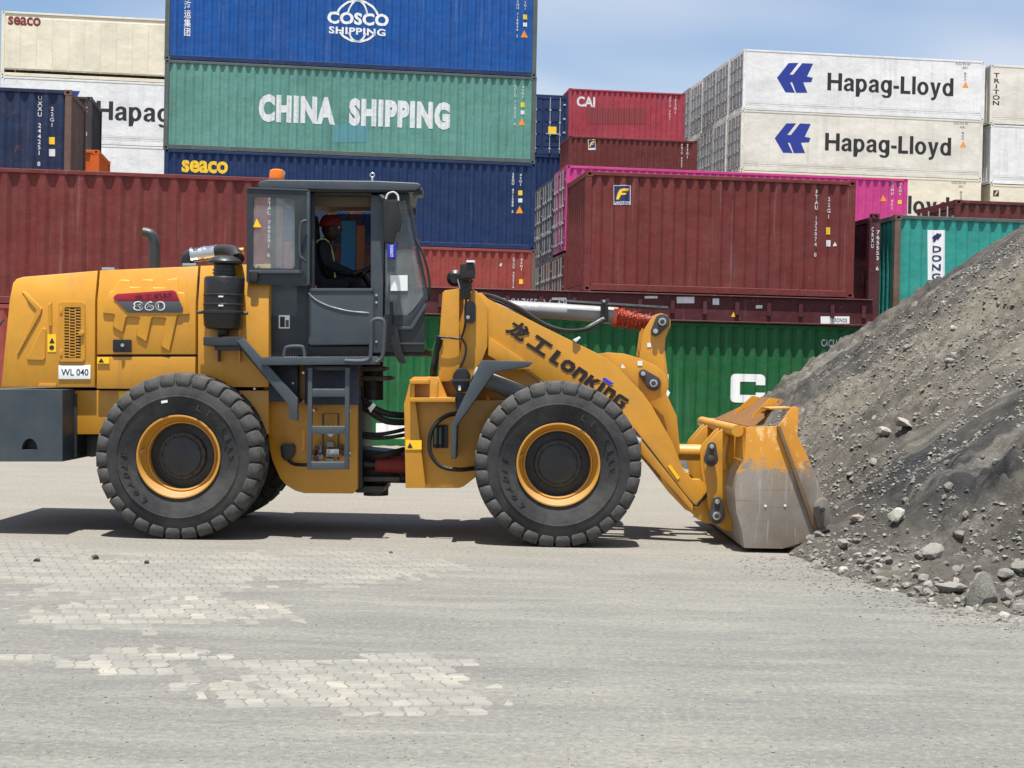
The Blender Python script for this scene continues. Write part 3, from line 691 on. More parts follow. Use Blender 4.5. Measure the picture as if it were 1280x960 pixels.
ctext(s1, 'seaco', (10, 20, 51, 31), REDP, .03); liner_marks(s2, r1)
# ------------------------------------------------------------------ wheel loader
YT, YC = 14.52, 15.87                    # near tyre face, machine centre plane (depth in metres)
YEL = NB('loader_yellow_paint')
_b = YEL; _cc = _b.mix(_b.noise(1.3, 4), lin(187, 128, 26), lin(203, 146, 40))
_cc = _b.mix(_b.mul(_b.ramp(_b.noise(3.2, 9, .75, dist=.4), .48, .72), .5), _cc, lin(158, 116, 58))
_cc = _b.mix(_b.mul(_b.ramp(_b.noise(5.5, 7, .7, sc=(1, 1, .09), off=(3, 0, 2)), .55, .72), .35), _cc, lin(140, 98, 44))
_cc = _b.mix(_b.mul(_b.ramp(_b.noise(22, 6, .75, off=(1, 1, 8)), .62, .70), .4), _cc, lin(196, 168, 120))
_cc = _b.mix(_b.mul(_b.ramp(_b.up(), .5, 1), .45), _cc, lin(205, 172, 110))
_cc = _b.mix(_b.mul(_b.ramp(_b.noise(14, 6, .75, sc=(1, 1, .25)), .66, .72), .35), _cc, lin(120, 84, 36))
_b.col(_cc); _b.rough(_b.ramp(_b.noise(3, 5), .3, .7, .3, .5)); _b.b.inputs['Coat Weight'].default_value = .15; _b.b.inputs['Coat Roughness'].default_value = .2
YEL = _b.m
GREYC = plain('slate_grey_paint', lin(56, 65, 72), .42, 0, .12, 4, .5, .10)
GREYD = plain('dark_slate_paint', lin(33, 40, 47), .45, 0, .15, 4, .5, .08)
CWM = plain('counterweight_grey_paint', lin(52, 63, 70), .5, 0, .12, 3, .4, .12)
BLACK = plain('black_plastic', lin(17, 17, 19), .4, 0, .25, 12, .5, .05)
HOSE = plain('black_rubber_hose', lin(20, 20, 21), .55, 0, .2, 20, .4, .06)
RUB = NB('tyre_rubber'); _c = RUB.mix(RUB.ramp(RUB.noise(6, 6, .65), .35, .7), lin(28, 29, 31), lin(48, 48, 49))
_c = RUB.mix(RUB.mul(RUB.ramp(RUB.noise(2.2, 7, .7, off=(4, 0, 0)), .44, .70), .55), _c, lin(88, 85, 80)); RUB.col(_c); RUB.rough(.82); RUB.bump(RUB.noise(45, 4), .25, .004); RUB = RUB.m
LUGM = NB('dusty_tread_rubber'); _c = LUGM.mix(LUGM.ramp(LUGM.noise(9, 6, .7), .3, .7), lin(38, 39, 40), lin(90, 88, 84)); LUGM.col(_c); LUGM.rough(.88); LUGM.bump(LUGM.noise(40, 4), .3, .005); LUGM = LUGM.m
HUBM = plain('black_hub_paint', lin(30, 32, 36), .45, 0, .2, 10, .5, .12)
RIMM = plain('rim_yellow_paint', lin(196, 138, 34), .4, 0, .16, 5, .5, .30)
CHROME = plain('cylinder_grey_paint', lin(140, 142, 142), .5, 0, .1, 6, .5, .1)
SILV = plain('bright_steel', lin(200, 200, 200), .25, .9, .1, 8)
PINM = plain('dark_pin_steel', lin(58, 55, 54), .5, .3, .25, 14, .5, .15)
WORN = NB('scoured_bucket_steel'); _c = WORN.mix(WORN.ramp(WORN.noise(1.6, 6, .65), .35, .7), lin(120, 112, 104), lin(156, 148, 138))
_c = WORN.mix(WORN.mul(WORN.ramp(WORN.noise(3, 5, .7, sc=(1, 1, .3), off=(3, 3, 3)), .55, .75), .6), _c, lin(134, 106, 74)); WORN.col(_c); WORN.rough(.55); WORN.b.inputs['Metallic'].default_value = .35; WORN.bump(WORN.noise(18, 5), .2, .005); WORN = WORN.m
BKT = NB('bucket_paint_worn_off_low')    # paint left at the top, bare steel below a ragged edge
_g = BKT.n('ShaderNodeNewGeometry'); _sx = BKT.n('ShaderNodeSeparateXYZ'); BKT.l(_g.outputs['Position'], _sx.inputs[0])
_n1 = BKT.noise(4.5, 7, .7); _a = BKT.n('ShaderNodeMath', operation='ADD'); BKT.l(_sx.outputs[2], _a.inputs[0]); BKT.l(BKT.ramp(BKT.noise(5.5, 11, .8, sc=(1, 1, 1.6), dist=.6), .2, .8, -.34, .34), _a.inputs[1])
_f = BKT.ramp(_a.outputs[0], .80, .845); _y = BKT.mix(BKT.noise(2, 5), lin(190, 124, 30), lin(208, 146, 50))
_y = BKT.mix(BKT.mul(BKT.ramp(BKT.noise(9, 7, .75, sc=(1, 1, .6)), .56, .64), .7), _y, lin(226, 192, 132))
_s = BKT.mix(BKT.ramp(BKT.noise(1.7, 6, .65, off=(2, 2, 2)), .35, .7), lin(120, 112, 101), lin(150, 143, 133))
_s = BKT.mix(BKT.mul(BKT.ramp(BKT.noise(2.6, 7, .7, off=(7, 2, 2)), .42, .68), .65), _s, lin(138, 114, 84))
_s = BKT.mix(BKT.mul(BKT.ramp(BKT.noise(30, 3, .6, sc=(1, 1, .06), off=(1, 2, 2)), .58, .68), .5), _s, lin(182, 176, 166)); _s = BKT.mix(BKT.mul(BKT.ramp(BKT.noise(24, 3, .6, sc=(.06, 1, 1), off=(4, 2, 2)), .60, .68), .4), _s, lin(92, 84, 74))
BKT.col(BKT.mix(_f, _s, _y)); BKT.rough(.55); BKT.bump(_n1, .2, .006); BKT = BKT.m
TINT = glass_mat('shade_tinted_far_glass', (.28, .33, .36), .03, .08)  # dark tint puts the cab's inner shade into the far glass
GLASS = glass_mat('dusty_cab_glass', (.82, .87, .88), .03, .10)
REDR = plain('orange_red_wrapped_rope', lin(172, 66, 42), .75, 0, .35, 30)
AMBER = plain('amber_beacon_plastic', lin(240, 120, 20), .25, 0, .1, 8, .5)
WHITES = plain('white_sticker', lin(226, 228, 226), .4, 0, .04, 5); YELS = plain('yellow_sticker', lin(246, 196, 30), .4, 0, .06, 5); BLUS = plain('blue_sticker', lin(30, 40, 170), .4, 0, .06, 5)
BADGER = plain('badge_red', lin(150, 24, 44), .3, 0, .1, 5); BADGEG = plain('badge_grey', lin(74, 74, 80), .35, 0, .08, 5)
PRNT = plain('boom_decal_black', lin(34, 22, 20), .4, 0, .08, 5); PRNB = plain('boom_decal_blue', lin(50, 60, 200), .4, 0, .05, 5)
DARKIN = plain('dark_cab_interior', lin(34, 35, 38), .7, 0, .2, 8); SEATM = plain('black_seat_fabric', lin(26, 26, 30), .85, 0, .2, 30); BLUEBLK = plain('navy_tank_paint', lin(30, 40, 64), .5, 0, .15, 5, .5, .12)
TANH = plain('tan_headliner', lin(84, 72, 58), .8, 0, .1, 8)

LB = Vector((W(460, 600, YC).x, YC, 0))
LD = empty('wheel_loader', LB, 0, 'yellow wheel loader with an open cab window, driving its bucket into the rubble pile', 'wheel loader')
def SC(Y): return FPX / Y
def xz(p, Y):
    q = W(p[0], p[1], Y); return (q.x - LB.x, q.z - LB.z)
def pr(name, pts, Y0, Y1, mat, parent=None, holes=(), bev=.01, seg=2, warp=None, at=None):
    """outline read at depth `at` (default: near face Y0), extruded through to Y1"""
    yr = at or Y0
    bm = prism_bm([xz(p, yr) for p in pts], Y0-LB.y, Y1-LB.y, [[xz(p, yr) for p in h] for h in holes], bev if not holes else 0, seg)
    if warp: warp(bm)
    return link(name, finish(bm, 30), mat, parent or LD)
def rect(x0, y0, x1, y1): return [(x0, y0), (x1, y0), (x1, y1), (x0, y1)]
def rrect(x0, y0, x1, y1, r, n=4):
    out = []
    for cx_, cy_, a0 in ((x1-r, y0+r, -90), (x1-r, y1-r, 0), (x0+r, y1-r, 90), (x0+r, y0+r, 180)):
        for k in range(n+1):
            a = math.radians(a0 + 90*k/n); out.append((cx_+r*math.cos(a), cy_+r*math.sin(a)))
    return out
def disc(cx_, cy_, r, n=20): return [(cx_+r*math.cos(2*math.pi*k/n), cy_+r*math.sin(2*math.pi*k/n)) for k in range(n)]
def tb(name, pts, r, mat, parent=None, smooth=True, seg=8):
    """tube through (px, py, depth) points"""
    P = [W(*p) - LB for p in pts]; bm = bmesh.new(); add_tube(bm, smooth_path(P, 6) if smooth else P, r, seg); return link(name, finish(bm, 40), mat, parent or LD)
def lettering(s, p0, p1, py_h, Y, mat, bold=.02, parent=None, spacing=1.0, flat=None, line=1.0, name='lettering'):
    """text whose lower-left is p0 and lower-right p1 (pixels), py_h pixels tall, on the plane at depth Y"""
    A = W(*p0, Y); B = W(*p1, Y); ux = (B-A); wd = ux.length; ux.normalize(); uz = Vector((-ux.z, 0, ux.x))
    return plane_text(name, s, A, ux, uz, wd, py_h/SC(Y), mat, parent or LD, LB, bold, spacing, flat, line)

# ---- rear: counterweight, hood
pr('counterweight', [(-62, 487), (78, 487), (78, 577), (-62, 577)], 14.60, 17.14, CWM, bev=.02,
   holes=[[(37+10*math.cos(math.radians(a)), 562-14*math.sin(math.radians(a))) for a in range(0, 181, 20)]])
pr('lifting_hole_liner', rect(24, 545, 50, 566), 14.72, 14.8, BLACK, bev=0)
pr('rear_cross_beam', rect(60, 492, 96, 572), 15.0, 16.7, GREYD)
HY = 14.95; ZB = xz((150, 377), HY)[1]
def shoulder(bm):
    bmesh.ops.bisect_plane(bm, geom=bm.verts[:]+bm.edges[:]+bm.faces[:], plane_co=(0, 0, ZB), plane_no=(0, 0, 1))
    for v in bm.verts:
        if v.co.z > ZB + 1e-4:
            k = (v.co.z - ZB) * .30 * (1 if v.co.z < ZB+.5 else 1)
            if v.co.y < 0: v.co.y = min(v.co.y + k, 0)
            else: v.co.y = max(v.co.y - k, 0)
HY2 = 2*YC - HY
def hood(name, pts, **kw): return pr(name, pts, HY, HY2, YEL, bev=.012, seg=2, warp=shoulder, **kw)
rear = hood('hood_rear_panel', [(1, 484), (14, 353), (18, 348), (26, 345.5), (119, 337.5), (118.5, 484)])
door = hood('engine_door', [(121.5, 337.3), (245, 331.5), (244.5, 443), (121, 443)])
hood('lower_panel', [(121, 446), (244.5, 446), (244, 486), (120.5, 486)])
front = hood('hood_front_panel', [(247.5, 331.3), (336, 328.5), (336, 484), (247, 484)])
pr('hood_core', [(20, 360), (330, 340), (330, 482), (10, 482)], HY+.10, HY2-.10, BLACK, bev=0)
def embossed(name, pts, d, mat=YEL, par=None, Y=HY, bev=.006): return pr(name, pts, Y-d, Y+.02, mat, par, bev=bev, seg=1, warp=shoulder if Y == HY else None, at=Y)
def fillet(pts, r=1.5):
    out = []; n = len(pts)
    for i in range(n):
        p0, p1, p2 = Vector(pts[i-1]), Vector(pts[i]), Vector(pts[(i+1) % n])
        a = (p0-p1); b = (p2-p1); k = min(r, a.length*.4, b.length*.4); a.normalize(); b.normalize()
        out += [tuple(p1+a*k), tuple(p1+b*k)]
    return out
bull = [(128.8, 392), (136, 364), (140.4, 363.6), (147.7, 349), (160.8, 349.7), (161.6, 358.4), (174.7, 358.4), (175.4, 348.7), (190, 349), (190.7, 359), (205.3, 359), (206, 349.2), (220, 347), (222.5, 365), (230, 365.7), (237.4, 393.4), (222.8, 394), (212.6, 440), (201, 432.8), (208, 397.8), (190.7, 397), (184, 428.4), (170.3, 419.7), (175.4, 397), (158.6, 396.4), (154.3, 416.8), (141, 408.7), (144, 393.4)]
embossed('embossed_emblem', fillet(bull, 1.2), .020, par=door, bev=.009)
embossed('embossed_triangle', fillet([(33, 450), (53, 409.5), (58, 409.5), (57, 450.5)], 2.5), .014, par=rear)
embossed('embossed_chevron', [(27, 365), (31, 364), (53, 386), (51.5, 392), (22.5, 444), (21.5, 443), (46, 388)], .016, par=rear)
embossed('door_hinge', [(61, 381), (65, 378), (65.5, 408), (61.5, 408)], .022, par=rear)
pr('badge', fillet([(141, 372), (145.5, 367.5), (215.5, 362.7), (219, 364), (224.5, 376.3), (146, 376.5)], 1), HY-.030, HY-.002, BADGER, door, bev=.003)
pr('badge', fillet([(146, 376.7), (224.5, 376.5), (229, 386), (227, 390.5), (159.5, 390.5)], 1), HY-.030, HY-.002, BADGEG, door, bev=.003)
lettering('860', (166.5, 388.2), (206.5, 388.2), 12.0, HY-.033, WHITES, .03, door, 1.15)
lettering('860', (168, 386.8), (205, 386.8), 9.2, HY-.0345, BADGEG, .0, door, 1.15)
lettering('龙工机械', (168, 375), (215, 372), 6.5, HY-.033, plain('badge_dark_print', lin(70, 14, 24), .4), .02, door, 1.1)
sk = pr('socket_plate', rrect(141, 424.5, 164, 440, 1.5), HY-.02, HY+.01, BLACK, door, bev=.003)
pr('socket_rim', [(140, 440.3), (164.6, 440.3), (164.6, 441.6), (140, 441.6)], HY-.012, HY+.01, YEL, door, bev=0)
tb('socket_knob', [(153, 431.5, HY-.05), (153, 431.5, HY-.015)], .018, SILV, door, False)
# louvred service door
gd = pr('grille_door', rrect(73, 378, 106, 452, 4), HY-.022, HY+.01, YEL, rear, holes=[rrect(80.5, 384, 101, 447.5, 1.5)])
pr('grille_backing', rect(78, 381, 104, 450), HY-.001, HY+.008, BLACK, gd, bev=0)
slm = None
for k in range(17):
    y = 385.2 + k*3.65
    for q, (a_, b_) in enumerate(((80.6, 86.4), (87.4, 93.6), (94.6, 100.9))):
        pr('slat', [(a_, y+(q % 2)*1.2), (b_, y+.3+(q % 2)*1.2), (b_, y+1.9+(q % 2)*1.2), (a_, y+1.6+(q % 2)*1.2)], HY-.017, HY-.003, YEL, gd, bev=0)
for x in (86.4, 93.6): pr('grille_bar', rect(x, 384.5, x+1.0, 447), HY-.018, HY-.004, YEL, gd, bev=0)
pr('latch', disc(101, 416.5, 3.4), HY-.045, HY-.02, RIMM, gd, bev=.004)
for y in (388, 441): pr('hinge', rrect(74.5, y-4, 78, y+4, 1), HY-.03, HY-.02, YEL, gd, bev=.003)
plate = pr('number_plate', rrect(73, 456.5, 113, 474, 1), HY-.012, HY+.004, WHITES, rear, bev=.002)
lettering('WL 040', (76.5, 469.5), (110.5, 469.5), 8.5, HY-.0135, BLKP, .012, plate)
pr('warning_sticker', rect(59.5, 418, 70, 440), HY-.004, HY+.002, YELS, rear, bev=0); lettering('', (61.5, 429), (68.5, 429), 7, HY-.006, BLKP, flat=poly_flat([(0, 0), (1, 0), (.5, 1)]), parent=rear, name='warning_triangle')
pr('warning_sticker', disc(64.6, 434.5, 3), HY-.006, HY-.0045, BLKP, rear, bev=0)
pr('warning_sticker', rect(121.5, 446.5, 136.5, 454.5), HY-.016, HY, YELS, None, bev=0); lettering('', (123, 453), (130, 453), 5.5, HY-.018, BLKP, flat=poly_flat([(0, 0), (1, 0), (.5, 1)]), name='warning_triangle')
pr('hood_lift_handle', rrect(48, 479.5, 70, 484, 1.5), HY-.012, HY+.004, YEL, rear, bev=.003)
pr('top_hinge', rect(127, 334.2, 143, 337.5), HY+.14, HY+.3, SILV, door, bev=.004); pr('top_hinge', rect(228, 329, 245, 332.2), HY+.14, HY+.3, SILV, door, bev=.004)
pr('rear_frame', [(93, 488), (336, 488), (336, 543), (93, 543)], 15.02, 16.72, YEL, bev=.012)
pr('warning_sticker', rect(148.5, 489, 160.5, 501), 15.014, 15.022, YELS, None, bev=0)
pr('drawbar_hook', fillet([(93, 544), (130, 544), (130, 568), (112, 572), (96, 564)], 3), 15.35, 16.4, GREYD, bev=.01)
tb('rear_axle', [(228, 577, 15.05), (228, 577, 16.7)], .17, GREYD, None, False, 16)
tb('front_axle', [(697, 584, 15.05), (697, 584, 16.7)], .17, GREYD, None, False, 16)
tb('handrail', [(3, 400, 15.3), (-4, 412, 15.1), (-7, 430, 15.05), (-9, 470, 15.05)], .018, BLACK)
# ---- exhaust and intake
tb('exhaust_pipe', [(193, 345, YC), (193, 310, YC), (192, 300, YC), (188, 293, YC), (179, 290.5, YC)], .058, GREYD, None, True, 14)
ip = tb('intake_pipe', [(236, 340, 15.2), (234, 326, 15.2), (240, 319, 15.2), (250, 317.5, 15.2), (262, 316, 15.2), (280, 314, 15.15), (292, 316, 15.05), (297, 324, 14.95)], .068, BLACK, None, True, 14)
tb('silver_sleeve', [(240, 318.8, 15.2), (252, 317.6, 15.2), (270, 315.2, 15.18)], .0705, SILV, ip, True, 14)
for x in (239, 256, 270): tb('hose_clamp', [(x, 318.8-(x-240)*.12, 15.2), (x+2.5, 318.5-(x-240)*.12, 15.2)], .076, SILV, ip, False, 14)
tb('brass_fitting', [(291, 314.5, 15.3), (305, 313.5, 15.3)], .035, plain('brass', lin(190, 140, 70), .4, .4), ip, False, 10)
FC = W(280, 380, 14.86) - LB; pxm = 1/SC(14.86)
def hz(y): return (W(280, y, 14.86) - LB).z - FC.z
bm = bmesh.new(); add_lathe(bm, [(.001, hz(346)), (.10, hz(346)), (.185, hz(346.5)), (.196, hz(349)), (.196, hz(368)), (.203, hz(368.5)), (.203, hz(370)), (.197, hz(370.5)), (.197, hz(380)), (.203, hz(380.5)), (.203, hz(382)), (.197, hz(382.5)), (.197, hz(389)), (.212, hz(389.5)), (.212, hz(392.5)), (.198, hz(393)), (.190, hz(407)), (.170, hz(411)), (.06, hz(412.5)), (.05, hz(419)), (.001, hz(420))], FC, 'Z', 32)
af = link('air_filter', finish(bm, 35), BLACK, LD)
bm = bmesh.new(); add_lathe(bm, [(.001, hz(319.5)), (.08, hz(320)), (.14, hz(323)), (.165, hz(327)), (.165, hz(329.5)), (.12, hz(331)), (.105, hz(332)), (.105, hz(345.9)), (.001, hz(345.95))], FC, 'Z', 28); link('filter_cap', finish(bm, 35), BLACK, af)
for y in (337, 341): 
    bm = bmesh.new(); add_lathe(bm, [(.106, hz(y)), (.116, hz(y)), (.116, hz(y+1.6)), (.106, hz(y+1.6))], FC, 'Z', 24, True); link('cap_ring', finish(bm, 35), GREYD, af)
for x in (-1, 1):
    q = FC + Vector((x*.205, -.05, hz(391))); bm = bmesh.new(); add_tube(bm, [q, q + Vector((x*.04, 0, 0))], .018, 8); link('clip', finish(bm), PINM, af)
for y in (369.6, 381): pr('bright_band_mark', rect(273, y, 279, y+1.8), 14.655, 14.67, WHITES, af, bev=0)
pr('filter_bracket', rrect(254, 421, 302, 432, 1), 14.70, 15.04, GREYD, bev=.006); pr('filter_bracket', rect(268, 432, 300, 438), 14.75, 15.04, GREYD, bev=.004)
for x in (272, 298): pr('bracket_leg', rect(x, 412, x+2, 452), 14.88, 15.0, YEL if x > 290 else GREYD, bev=0)
# ---- walkway, fender strut, ladder, side tanks
pr('fender_strut', [(296, 426), (304, 422), (372, 498), (372, 526), (361, 523), (361, 507)], 14.66, 14.74, GREYC, bev=.008)
pr('fender_strut', [(290, 424), (300, 422), (372, 502), (362, 508)], 14.745, 15.2, GREYD, bev=.004)
plat = pr('platform_edge', [(326, 447), (470, 445.5), (474, 448), (474, 455.5), (326, 456.5)], 14.62, 14.68, GREYC, bev=.006)
pr('platform_deck', [(320, 446.5), (474, 446), (474, 450), (320, 450.5)], 14.685, 15.25, GREYD, bev=.003)
for k in range(34): pr('grip_tooth', [(356+k*3, 446.8), (357.4+k*3, 445.2), (358.2+k*3, 446.8)], 14.64, 14.66, SILV, plat, bev=0)
tb('step_handle', [(355, 447, 14.66), (356, 438, 14.66), (360, 433.5, 14.66), (376, 433, 14.66), (379.5, 437, 14.66), (381, 447, 14.66)], .016, GREYC)
tb('grab_handle', [(431, 451, 14.62), (450, 451.5, 14.62), (461, 449, 14.62), (463.5, 440, 14.62), (464, 410, 14.62), (466, 401, 14.62), (473, 398.5, 14.62), (479, 401, 14.62), (480.5, 410, 14.62), (479, 440, 14.62), (476, 449, 14.62), (470, 453, 14.62)], .019, GREYC)
ld_rails = [pr('ladder_rail', [(x, 460), (x+5.5, 460), (x+4.2, 587), (x-1.3, 587)], 14.66, 14.72, GREYC, bev=.004) for x in (385, 431.5)]
for y in (487, 533.5, 578):
    s = pr('ladder_rung', [(388, y), (432, y), (432, y+9), (387, y+9)], 14.665, 14.9, GREYC, bev=.004)
    for k in range(20): pr('grip_tooth', [(389+k*2.1, y-.1), (390+k*2.1, y-1.6), (390.7+k*2.1, y-.1)], 14.67, 14.69, SILV, s, bev=0)
pr('ladder_tie', rect(383, 458, 437, 463), 14.725, 14.95, GREYD, bev=.003)
pr('rear_chassis_side', fillet([(330, 440), (447, 452), (447, 617), (374, 616.5), (352, 603), (338, 570), (330, 500)], 6), 15.18, 16.56, YEL, bev=.012)
pr('battery_box', rrect(381, 452, 449, 506, 2), 15.02, 15.17, BLUEBLK, bev=.006); pr('side_tank', [(334, 445), (372, 445), (372, 502), (336, 502)], 15.03, 15.17, BLUEBLK, bev=.006)
for p in ((392, 513), (437, 513), (437.5, 566), (437.5, 573), (318, 486), (379, 466), (379, 502), (445, 470), (366, 479)): pr('bolt', disc(*p, 1.6, 6), 15.14 if p[0] > 400 else 15.0, 15.19, SILV, bev=0)
pr('mudflap_pocket', fillet([(350, 555), (369, 555), (368, 570), (361, 577), (352, 574)], 3), 15.12, 15.175, BLACK, bev=.008); tb('drain_hose', [(360, 575, 15.13), (368, 580, 15.1), (384, 581, 15.05), (396, 578, 15.1)], .018, HOSE)
vb = pr('valve_block', rrect(408, 561, 424, 571, 1), 15.06, 15.17, SILV, bev=.008)
for r_ in ((408, 552, 417, 559), (408, 573, 417, 580), (398, 556, 402, 566), (396, 568, 404, 574)): pr('valve_port', rrect(*r_, 1), 15.08, 15.17, CHROME, vb, bev=.008)
pr('valve_spool', fillet([(408, 542), (418, 542), (413, 547)], 1), 15.1, 15.17, WHITES, vb, bev=.004)
tb('valve_frame', [(404, 575, 15.1), (404, 517, 15.1), (423, 517, 15.1), (423, 575, 15.1)], .010, GREYC, vb, False)
for k, (x, y) in enumerate(((391, 565), (396, 560), (426, 558), (428, 566), (394, 573))): tb('pipe_fitting', [(x, y, 15.05), (x+2, y+1, 15.17)], .026, plain('brown_fitting', lin(96, 58, 48), .5, .3), vb, False)
pr('reflector', rrect(377.5, 537, 381, 564, .6), 15.165, 15.179, plain('orange_reflector', lin(226, 146, 40), .3), bev=0)
# ---- articulation joint
for y0, y1, x1 in ((458, 464, 478), (470, 476, 486), (596, 602, 500), (608, 616, 480)): pr('hinge_plate', rrect(444, y0, x1, y1, 2), 15.45, 16.3, PINM, bev=.008)
tb('hinge_pin', [(466, 452, YC), (466, 500, YC)], .11, PINM, None, False, 16); tb('hinge_pin', [(470, 585, YC), (470, 619, YC)], .13, PINM, None, False, 16)
tb('steering_cylinder', [(448, 580, 15.5), (506, 582, 15.5)], .05, BLACK, None, False, 12); tb('steering_rod_wrap', [(470, 580, 15.48), (507, 581, 15.48)], .085, plain('red_hose_wrap', lin(120, 34, 30), .7, 0, .3, 20), None, False, 12)
tb('drive_shaft', [(440, 594, YC), (520, 596, YC)], .07, GREYD, None, False, 12)
for k, (pth, r_) in enumerate((([(447, 494, 15.4), (460, 505, 15.35), (480, 516, 15.35), (500, 519, 15.4), (520, 519, 15.5)], .034), ([(447, 503, 15.4), (462, 514, 15.35), (482, 526, 15.35), (504, 528, 15.4), (520, 527, 15.5)], .034), ([(447, 541, 15.4), (470, 543, 15.35), (492, 540, 15.35), (520, 533, 15.5)], .020), ([(447, 545.5, 15.4), (470, 547.5, 15.35), (492, 546, 15.35), (520, 541, 15.5)], .020), ([(447, 480, 15.5), (452, 500, 15.45), (450, 540, 15.45), (452, 575, 15.45)], .03), ([(505, 562, 15.5), (490, 566, 15.4), (470, 570, 15.4), (447, 566, 15.5)], .03))): tb('hydraulic_hose', pth, r_, HOSE)
pr('hose_clamp', [(460, 510), (467, 503), (470, 507), (463, 516)], 15.28, 15.33, SILV, bev=.003)
pr('joint_guard', rect(444, 500, 453, 610), 15.3, 16.4, BLACK, bev=.01)
pr('transmission_case', fillet([(446, 560), (504, 566), (506, 600), (446, 605)], 6), 15.62, 16.2, BLACK, bev=.03)
# ---- wheels
bm = bmesh.new(); R_, WT = .80, .60
prof = [(.375, -.20), (.40, -.235), (.50, -.275), (.575, -.288), (.578, -.296), (.586, -.296), (.590, -.288), (.66, -.282), (.705, -.262), (.748, -.250), (.772, -.16), (.778, 0), (.772, .16), (.748, .250), (.705, .262), (.60, .285), (.50, .275), (.40, .235), (.375, .20)]
add_lathe(bm, prof, (0, 0, 0), 'Y', 72, True); tyre_me = finish(bm, 30)
def lug_mesh(side):
    """one tread bar: shoulder block running to the crown at a slant"""
    bm = bmesh.new(); n = 6; s = side; sec = []
    path = [(.688, .279, 0.0), (.735, .279, 0.0), (.790, .256, 0.0), (.804, .20, .006), (.808, .12, .05), (.806, .02, .085)]
    for i, (r, h, da) in enumerate(path):
        hw = (.050, .065, .069, .068, .055, .044)[i]; ring = []
        rb = max(.69, r-.10) if i > 1 else r-.02
        for a_, rr in ((-hw/r, r), (hw/r, r), (hw*1.25/r, None), (-hw*1.25/r, None)):
            ang = da + a_; q = r if rr else (rb)
            hh = h if rr else h - (.035 if i < 2 else 0)
            if rr is None and i >= 2: hh = h - .01
            ring.append(bm.verts.new((q*math.sin(ang), s*-hh, q*math.cos(ang))))
        sec.append(ring)
    for a_, b_ in zip(sec[:-1], sec[1:]):
        for k in range(4): bm.faces.new((a_[k], a_[(k+1) % 4], b_[(k+1) % 4], b_[k]))
    bm.faces.new(sec[0]); bm.faces.new(sec[-1][::-1])
    bmesh.ops.recalc_face_normals(bm, faces=bm.faces[:]); bevel_sharp(bm, .004, 1, 40); return finish(bm, 45)
lugA, lugB = lug_mesh(1), lug_mesh(-1)
bm = bmesh.new(); add_lathe(bm, [(.396, -.236), (.404, -.250), (.400, -.260), (.388, -.260), (.380, -.248), (.373, -.215), (.366, -.15), (.352, -.115), (.343, -.10), (.332, -.110), (.322, -.106), (.318, -.09), (.318, .12), (.41, .2)], (0, 0, 0), 'Y', 56); rim_me = finish(bm, 30)
bm = bmesh.new(); add_lathe(bm, [(.001, -.112), (.170, -.112), (.185, -.105), (.190, -.085), (.225, -.080), (.232, -.07), (.235, -.03), (.28, -.02), (.317, -.015), (.317, .1), (.001, .1)], (0, 0, 0), 'Y', 48); hub_me = finish(bm, 30)
# rim mesh is open in the middle: cut away its caps
for me_ in (rim_me,):
    b_ = bmesh.new(); b_.from_mesh(me_); bmesh.ops.delete(b_, geom=[f for f in b_.faces if len(f.verts) > 8], context='FACES'); b_.to_mesh(me_); b_.free()
bolt_me = None
bm = bmesh.new(); add_tube(bm, [(0, 0, 0), (0, -.022, 0)], .014, 6); bolt_me = finish(bm, 30)
NL = 30
for px_, py_, far, spin in ((229, 574, 0, .05), (697, 582.5, 0, .13), (229, 574, 1, .11), (697, 582.5, 1, .02)):
    Yw = YT + WT/2 if not far else 2*YC - YT - WT/2
    cx_ = W(px_, py_, YT + .27).x
    wl = link('wheel', tyre_me, RUB, LD, (cx_-LB.x, Yw-LB.y, .792)); wl.rotation_euler = (0, spin, math.pi if far else 0)
    link('rim', rim_me, RIMM, wl); hb = link('hub', hub_me, HUBM, wl)
    for k in range(12):
        a = 2*math.pi*k/12; link('hub_bolt', bolt_me, HUBM, hb, (.208*math.cos(a), -.078, .208*math.sin(a)))
    for k in range(NL):
        for s_, lm in ((0, lugA), (.5, lugB)):
            o = link('tread_lug', lm, LUGM, wl); o.rotation_euler = (0, 2*math.pi*(k+s_)/NL, 0)
    if not far:
        bmv = bmesh.new(); add_tube(bmv, [(-.405*.98, -.24, -.02), (-.36, -.20, .03), (-.34, -.15, .05)], .012, 6); link('valve_stem', finish(bmv), RIMM, wl)
        # moulded sidewall lettering
        for s_, a0, st, rad in (('LT TIRE', 20, 11, .515), ('LOADER', 215, 11, .515)):
            for k, chh in enumerate(s_):
                if chh in ' ': continue
                a = math.radians(a0 + st*k); V_, F_ = text_flat(chh, .01); bmt = bmesh.new(); hgt, wid = .062, .05
                ce = Vector((rad*math.sin(a), -.285 if rad > .6 else -.279, rad*math.cos(a))); ur = Vector((math.sin(a), 0, math.cos(a))); ut = Vector((math.cos(a), 0, -math.sin(a)))
                if rad > .6: hgt, wid = .05, .055
                vv = [bmt.verts.new(ce + ut*((x-.5)*wid) + ur*((y-.5)*hgt) + Vector((0, -.004, 0))) for x, y in V_]
                for f in F_:
                    try: bmt.faces.new([vv[i] for i in f])
                    except ValueError: pass
                r_ = bmesh.ops.extrude_face_region(bmt, geom=bmt.faces[:])
                for v in r_['geom']:
                    if isinstance(v, bmesh.types.BMVert): v.co.y -= .004
                link('sidewall_lettering', finish(bmt, 0), RUB, wl)
        if px_ < 400:
            bmt = bmesh.new(); add_box(bmt, -.03, .03, -.006, .004, -.012, .012); o = link('white_tag', finish(bmt), WHITES, wl, (-.16, -.29, .52)); o.rotation_euler = (0, -.25, 0)
